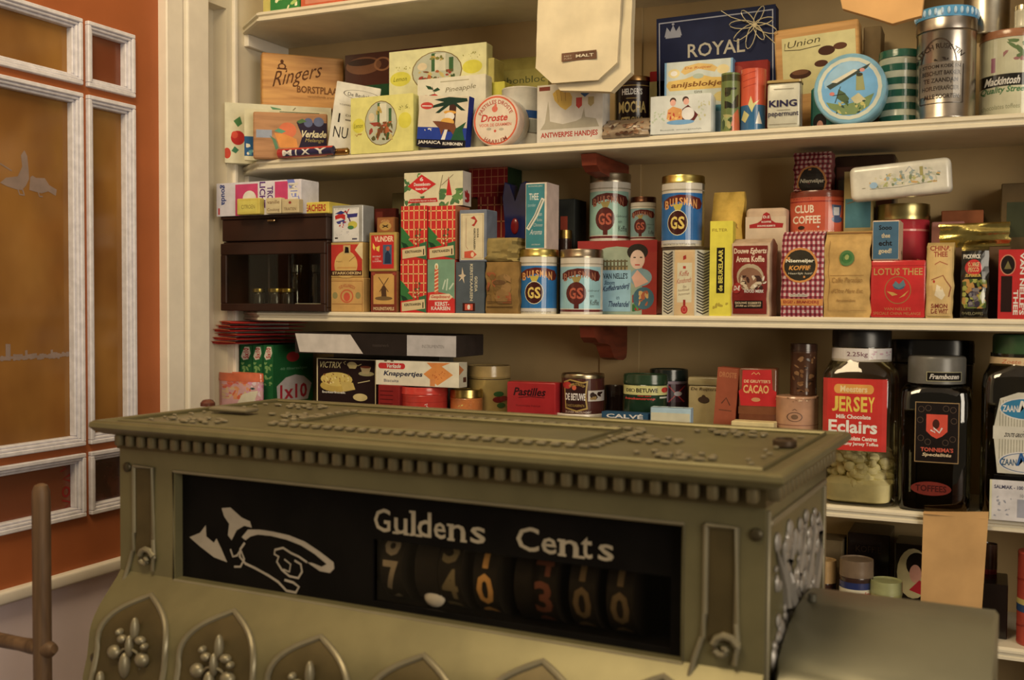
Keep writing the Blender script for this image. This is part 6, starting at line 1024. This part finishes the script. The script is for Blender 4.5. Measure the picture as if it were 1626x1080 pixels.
# ------------------------------------------------ sweet jars
def jar(name, label, x0, x1, yt, ysh, ylid, Y, lidc, lidw, glassm, content, art, band=None, sq=5, neckw=.8, lidart=None, artwin=None, yneck=None, artname='printed_label', bodycol=None, z=Z4, gname=None):
    """square-shouldered sweet jar; y values are the heights of top, lid bottom and shoulder in the photograph"""
    P, d, n, wdt, h = locate(x0, x1, yt, Y, z); c = wdt/2; cx, cy = P.x+c, Y+c; rot = math.radians(0)
    hz = lambda y: at_Y((x0+x1)/2, y, Y+c*.4).z-z
    hs, hl = hz(ysh), hz(ylid); root = empty(name, label, 'jar', (cx, cy, z), rot, 'large glass sweet jars' if gname is None else gname)
    def e(q): return sq if q < hs*.98 else 2.0+(sq-2)*max(0, 1-(q-hs*.98)/((hl-hs*.98)*.5+.0001))
    R = c; N = neckw*R
    pr = [(R*.86, 0), (R*.95, .002), (R*.985, .007), (R*.985, hs*.9), (R*.95, hs*.965), (R*.88, hs), (N*1.03, hs+(hl-hs)*.28), (N*.98, hs+(hl-hs)*.45), (N*.98, hl)]
    bm = bmesh.new(); add_lathe(bm, pr, 56, sq=e, cap=False); bm.faces.new(bm.verts[:56][::-1]) if False else None
    bm.verts.ensure_lookup_table(); bm.faces.new([bm.verts[i] for i in range(55, -1, -1)])
    link('glass_body', bm, glassm, root, True)
    if content:
        hc, mm, lumps, seed = content; bm = bmesh.new(); q = .93; add_lathe(bm, [(R*.8*q, .003), (R*.93*q, .006), (R*.96*q, .012), (R*.96*q, hc*.42), (R*.8*q, hc*.5), (R*.2, hc*.55)], 40, sq=lambda z_: sq)
        Rn = random.Random(seed)
        for k in range(lumps):
            a = Rn.uniform(0, 2*PI); rr = R*.84*math.sqrt(Rn.uniform(.15, 1)); px_, py_ = rr*math.cos(a), rr*math.sin(a); zz = hc*Rn.uniform(.4, 1.0)*(1.0 if px_ > -R*.1 else 1.4)
            add_ball(bm, (px_, py_, zz), Rn.uniform(.0055, .0085), 8, (Rn.uniform(.8, 1.3), Rn.uniform(.8, 1.2), Rn.uniform(.7, 1.1)))
        o = link('loose_candies', bm, mm, root, True); o['kind'] = 'stuff'
    bm = bmesh.new(); LR = R*lidw; add_lathe(bm, [(LR*.9, hl-.003), (LR, hl-.002), (LR, h-.004), (LR*.97, h-.001), (LR*.9, h)], 48); link('lid', bm, mat(lidc, 'plastic'), root, True)
    if band:
        b0, b1, col, at = band; bm = bmesh.new(); rN = N*.985+.0006; z0, z1 = hz(b0), hz(b1)
        a0 = face_cam(Vector((cx, cy, 0)))
        def sf(u, v, o): an = a0+math.asin(max(-.99, min(.99, 2*u-1))); return ((rN+o)*math.cos(an), (rN+o)*math.sin(an), z0+v*(z1-z0))
        art_object('neck_label', at, (2*rN, z1-z0), sf, root, 'tin', cuts=(ANG, []), base=.0004)
    if art:
        u0, u1, ya, yb = artwin; zA, zB = hz(ya), hz(yb); q = R*.985
        def sf(u, v, o):
            x = -q+2*q*(u0+(u1-u0)*u); yy = -(max(0, q**sq-abs(x)**sq))**(1/sq); return (x, yy-o, zA+v*(zB-zA))
        art_object(artname, art, (2*q*(u1-u0), zB-zA), sf, root, 'tin', cuts=([i/14 for i in range(1, 14)], []), base=.0005)
    return root, hz, R
JER = [('r', 0, 0, 1, 1, (200, 40, 24)), ('r', .24, .79, .74, .92, (220, 150, 50)), ('e', .24, .855, .06, .065, (220, 150, 50)), ('e', .74, .855, .06, .065, (220, 150, 50)), ('t', 'Meesters', .28, .81, .7, .9, (230, 200, 130), 'b')]+[('t', ch, .15+.113*i, .54, .15+.113*i+.1, .75, (226, 190, 50), 'b') for i, ch in enumerate('JERSEY')]+[('t', 'Milk Chocolate', .22, .44, .76, .5, (230, 220, 190), 'b'), ('t', 'Eclairs', .1, .24, .86, .42, (230, 224, 200), 'b'), ('t', 'Chocolate Centres', .3, .14, .86, .2, (230, 220, 190), 'b'), ('t', 'Creamy Jersey Toffee', .24, .06, .88, .12, (230, 220, 190), 'b')]
jar('sweet_jar', 'tall glass jar with a red and yellow label, black lid and pale sweets', 1300, 1421, 523, 585, 549, -.432, (22, 20, 18), .80, glass((.97, .95, .88), .02), (.07, mat((234, 216, 146), 'paper', 40, .14), 330, 5), JER, band=(574, 553, W, [('r', 0, 0, 1, 1, (206, 196, 176)), ('t', '2.25kg', .26, .3, .6, .74, (110, 60, 70), 'm'), ('s', .64, .2, .98, .8, 12, .1, [(190, 150, 150)], 6)]), artwin=(.04, .90, 713, 600), sq=6)
TON = [('r', 0, 0, 1, 1, (150, 120, 70)), ('r', .02, .015, .98, .985, (24, 16, 14)), ('p', [(.26, .8), (.74, .8), (.74, .52), (.62, .44), (.5, .4), (.38, .44), (.26, .52)], (210, 70, 40)), ('e', .48, .64, .08, .08, (70, 30, 20)), ('l', [(.36, .54), (.46, .5), (.42, .58), (.56, .5), (.62, .58)], .025, (220, 210, 190)), ('t', "TONNEMA'S", .14, .18, .88, .25, (200, 80, 50), 'b'), ('t', 'Specialités', .18, .09, .84, .16, (206, 180, 130), 'bi')]+[('o', x, y, .07, .05, .14, (90, 70, 50)) for x, y in ((.14, .88), (.3, .9), (.7, .9), (.86, .88), (.12, .7), (.88, .7), (.14, .4), (.86, .4), (.3, .34), (.7, .34))]
jr, hz_, R_ = jar('sweet_jar', 'dark tinted glass jar with a black label and an orange shield, grey plastic lid', 1424, 1543, 567, 615, 607, -.432, (96, 92, 78), .80, glass((.30, .28, .20), .05), (.01, mat((60, 44, 24), 'paper'), 0, 2), TON, artwin=(.24, .84, 732, 637), sq=6, neckw=.76)
art_object('lid_label', [('r', 0, 0, 1, 1, (170, 160, 110)), ('r', .02, .06, .98, .94, (24, 20, 16)), ('t', 'Frambozen', .1, .25, .9, .78, (206, 196, 170), 'bi')], (.05, .016), lambda u, v, o: ((R_*.802+o)*math.cos(-PI/2+.35+(u-.5)*1.3), (R_*.802+o)*math.sin(-PI/2+.35+(u-.5)*1.3), hz_(605)+v*(hz_(590)-hz_(605))), jr, 'card', cuts=([i/8 for i in range(1, 8)], []), base=.0006)
art_object('base_label', [('e', .5, .5, .5, .5, (110, 34, 20)), ('t', 'TOFFEES', .12, .28, .88, .74, (60, 16, 12), 'b')], (.07, .018), lambda u, v, o: (-R_*.6+u*R_*1.1, -R_*.987-o, hz_(784)+v*(hz_(762)-hz_(784))), jr, 'card', base=.0006)
ZJ = [('p', [(.02, .52), (.12, .92), (.4, 1), (1, 1), (1, 0), (.1, 0)], (196, 190, 160))]+[('r', .12+.045*i, .1, .13+.045*i, .9, (130, 124, 96)) for i in range(19)]+[('r', .02, .42, 1, .58, (200, 194, 166)), ('t', 'ZEER', .5, .52, .6, .56, K, 'bi'), ('t', 'ZOUTE GRIOTTEN', .2, .45, .6, .5, K, 'bi'), ('e', .55, .8, .44, .14, (206, 200, 180)), ('e', .55, .8, .42, .125, (40, 120, 150)), ('t', 'ZAAN', .16, .76, .4, .84, (206, 200, 180), 'b'), ('t', 'Mix', .42, .76, .8, .9, W, 'bi'), ('e', .55, .14, .44, .14, (206, 200, 180)), ('o', .55, .14, .42, .12, .06, (40, 90, 130)), ('t', 'ZAAN', .16, .1, .4, .18, (60, 90, 110), 'b'), ('t', 'Mix', .42, .1, .8, .26, (40, 90, 140), 'bi')]
j3, hz3, R3 = jar('sweet_jar', 'dark glass jar with a green lid and a striped label with blue ovals', 1556, 1690, 532, 590, 562, -.432, (44, 74, 36), .74, glass((.26, .25, .17), .05), (.10, mat((30, 22, 14), 'tin'), 60, 9), ZJ, band=(582, 568, W, [('r', 0, 0, 1, 1, (206, 176, 120)), ('t', 'Zoete mix', .2, .3, .7, .75, (190, 90, 50), 'i')]), artwin=(.14, .92, 750, 622), sq=6)
bm = bmesh.new(); Pp = at_Y(1571, 805, -.447); Pq = at_Y(1660, 805, -.447); wq = (Pq-Pp).x; hq = .052
pk = empty('price_ticket', 'clear-sleeved white price ticket leaning on the green-lidded jar', 'ticket', (Pp.x, -.4445, Z4)); add_box(bm, 0, wq, 0, .0012, 0, hq, .0003); link('card', bm, mat((200, 194, 180), 'plastic'), pk)
art_object('printed_label', [('t', 'SALMIAK - 100 gr', .08, .76, .7, .88, (70, 70, 90), 'b'), ('s', .06, .1, .4, .6, 14, .03, [(150, 150, 150)], 5), ('r', .5, .1, .75, .55, (150, 150, 150)), ('t', '10 stuks', .55, .6, .8, .68, (110, 110, 110)), ('r', 0, 0, .04, 1, (206, 200, 150))], (wq, hq), lambda u, v, o: (u*wq, -o, v*hq), pk, 'plastic')
# dark lidded jar standing behind
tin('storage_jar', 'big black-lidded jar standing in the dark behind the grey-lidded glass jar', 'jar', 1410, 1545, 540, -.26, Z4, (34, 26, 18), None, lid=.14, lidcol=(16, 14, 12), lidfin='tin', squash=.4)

# ------------------------------------------------ lowest shelf
tin('spread_jar', 'small jar with a wooden-coloured lid and white label, first beside the register', 'jar', 1290, 1328, 888, -.40, Z5, (50, 26, 16), [('r', 0, 0, 1, .62, W), ('t', 'CAN', .2, .3, .9, .56, (40, 60, 60), 'b')], lid=.4, lidcol=(176, 140, 80), lidfin='tin')
box('carton', 'beige upright carton behind the small wooden-lidded jar', 'carton', 1300, 1337, 858, -.33, .05, Z5, (120, 100, 60))
tin('topping_jar', 'dark jar with a brown lid and cream label with red lettering', 'jar', 1332, 1387, 887, -.425, Z5, (60, 40, 30), [('r', 0, 0, 1, .78, (200, 190, 150)), ('r', 0, .76, 1, .9, (40, 50, 90)), ('t', 'topping', .32, .58, .98, .72, (180, 50, 40), 'bi'), ('t', 'choco', .06, .6, .28, .68, (110, 90, 60)), ('e', .15, .2, .1, .06, (190, 110, 60)), ('e', .5, .16, .14, .06, (206, 110, 70))], lid=.26, lidcol=(110, 90, 64), lidfin='tin')
tin('throat_tin', 'low yellow-green round tin with an orange band', 'tin', 1381, 1433, 921, -.43, Z5, (160, 156, 80), [('s', 0, 0, 1, 1, 20, .12, [(190, 180, 90), (120, 130, 60), (200, 196, 130)], 182), ('r', .45, .2, 1, .6, (196, 90, 50)), ('r', .5, .3, .7, .4, K)], lid=.26, lidcol=(150, 150, 90), lidfin='tin')
box('lady_tin', 'black tin with an oval portrait of a dark-haired lady', 'tin', 1420, 1500, 866, -.36, .06, Z5, (24, 16, 12), [('e', .38, .62, .33, .33, (190, 176, 120)), ('e', .45, .74, .22, .16, (26, 18, 14)), ('e', .42, .62, .12, .12, (210, 150, 120)), ('p', [(.3, .4), (.5, .54), (.68, .5), (.6, .34)], (180, 30, 40)), ('t', 'Union', .12, .08, .8, .24, (200, 186, 150), 'i')], fin='tin')
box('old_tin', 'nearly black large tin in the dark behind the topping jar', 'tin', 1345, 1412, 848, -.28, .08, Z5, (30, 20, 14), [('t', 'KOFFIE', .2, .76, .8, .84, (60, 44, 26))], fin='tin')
tin('red_jar', 'dim red jar with a brown lid behind the hanging brown paper', 'jar', 1557, 1583, 863, -.30, Z5, (130, 36, 36), None, lid=.3, lidcol=(80, 56, 40), lidfin='tin')
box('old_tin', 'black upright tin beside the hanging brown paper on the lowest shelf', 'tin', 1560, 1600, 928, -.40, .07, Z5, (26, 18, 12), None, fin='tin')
tin('red_canister', 'orange-red round canister at the picture edge of the lowest shelf', 'canister', 1614, 1680, 876, -.425, Z5, (176, 60, 36), [('r', 0, .44, 1, .5, (200, 180, 90)), ('r', 0, .36, 1, .44, (40, 70, 110)), ('l', [(0, .2), (.5, .26)], .02, (150, 40, 24)), ('l', [(0, .7), (.5, .76)], .02, (150, 40, 24))], lid=0)

# ------------------------------------------------ hanging paper bags and brown sheet
def sheet(name, label, cat, poly, Y, thick, m, art=None, artrect=None, back=None, seed=1, string=None, amp=.004, finger=None):
    pts = [at_Y(x, y, Y) for x, y in poly]; zmin = min(p.z for p in pts); xc = sum(p.x for p in pts)/len(pts)
    root = empty(name, label, cat, (xc, Y, zmin))
    def layer(nm, poly_, y0, y1, mm, sd):
        b = bmesh.new(); q = [b.verts.new((p.x-xc, 0, p.z-zmin)) for p in poly_]; b.faces.new(q)
        xs = [v.co.x for v in q]; zs = [v.co.z for v in q]
        for k in range(1, 10): bmesh.ops.bisect_plane(b, geom=list(b.verts)+list(b.edges)+list(b.faces), plane_co=(min(xs)+(max(xs)-min(xs))*k/10, 0, 0), plane_no=(1, 0, 0))
        for k in range(1, 16): bmesh.ops.bisect_plane(b, geom=list(b.verts)+list(b.edges)+list(b.faces), plane_co=(0, 0, min(zs)+(max(zs)-min(zs))*k/16), plane_no=(0, 0, 1))
        r = bmesh.ops.extrude_face_region(b, geom=list(b.faces)); nv = set(v for v in r['geom'] if isinstance(v, bmesh.types.BMVert))
        for v in b.verts:
            n_ = amp*noise.noise(Vector((v.co.x*16+sd*3, sd, v.co.z*13)))+amp*.4*noise.noise(Vector((v.co.x*50, sd*2, v.co.z*40)))
            v.co.y = (y1 if v in nv else y0)+n_
        return link(nm, b, mm, root, True)
    layer('front', pts, 0, thick, m, seed)
    if back: layer('back', [at_Y(x, y, Y+.006) for x, y in back], .009, .024, m, seed+5)
    if art:
        x0, y0, x1, y1 = artrect; A = at_Y(x0, y1, Y); B = at_Y(x1, y0, Y); ww, hh = B.x-A.x, B.z-A.z
        def sf(u, v, o):
            x, z = A.x-xc+u*ww, A.z-zmin+v*hh; return (x, amp*noise.noise(Vector((x*16+seed*3, seed, z*13)))+amp*.4*noise.noise(Vector((x*50, seed*2, z*40)))-.002-o, z)
        art_object('printed_label', art, (ww, hh), sf, root, 'card')
    if string:
        bm = bmesh.new(); zt2 = max(p.z for p in pts); add_tube(bm, [(0, .004, zt2-zmin-.004), (0, .004, 2.75-zmin)], .0012, 6); link('string', bm, mat((190, 176, 140), 'paper'), root)
    return root
sheet('paper_bag', 'cream paper bag with cut corners and a small brown label, hanging before the shelf', 'paper bag', [(857, -60), (850, 108), (876, 132), (949, 127), (980, 99), (990, -60)], -.50, .006, mat((210, 192, 144), 'paper', 18, .14, .3), [('r', 0, 0, 1, 1, (110, 76, 50)), ('t', 'CATERING', .38, .68, .94, .86, (80, 54, 36)), ('t', 'MALT', .42, .3, .92, .66, (206, 190, 150), 'b'), ('t', 'MET', .08, .5, .3, .66, (190, 170, 130)), ('t', 'PURE', .08, .2, .3, .36, (190, 170, 130))], (893, 80, 949, 99), back=[(875, -60), (872, 120), (888, 143), (969, 145), (1000, 114), (1003, -60)], seed=3, string=True)
sheet('paper_bag', 'tan paper bag corner hanging at the top above the windmill tin', 'paper bag', [(1322, -60), (1338, 14), (1417, 37), (1463, 24), (1474, -60)], -.55, .012, mat((212, 160, 86), 'paper', 18, .1), seed=9, string=True)
sheet('brown_paper', 'brown wrapping paper strip hanging over the edge of the jar shelf', 'wrapping paper', [(1466, 813), (1570, 813), (1558, 985), (1461, 985)], -.446, .002, mat((190, 146, 80), 'paper', 18, .14), seed=12, amp=.003)
bm = bmesh.new(); A = at_Y(1466, 813, -.446); B = at_Y(1570, 813, -.446)
o = bpy.data.objects['brown_paper']; add_box(bm, A.x-o.location.x, B.x-o.location.x, .0, .0285, Z4-o.location.z+.0002, Z4-o.location.z+.0012); link('folded_top', bm, mat((190, 146, 80), 'paper', 18, .14), o)
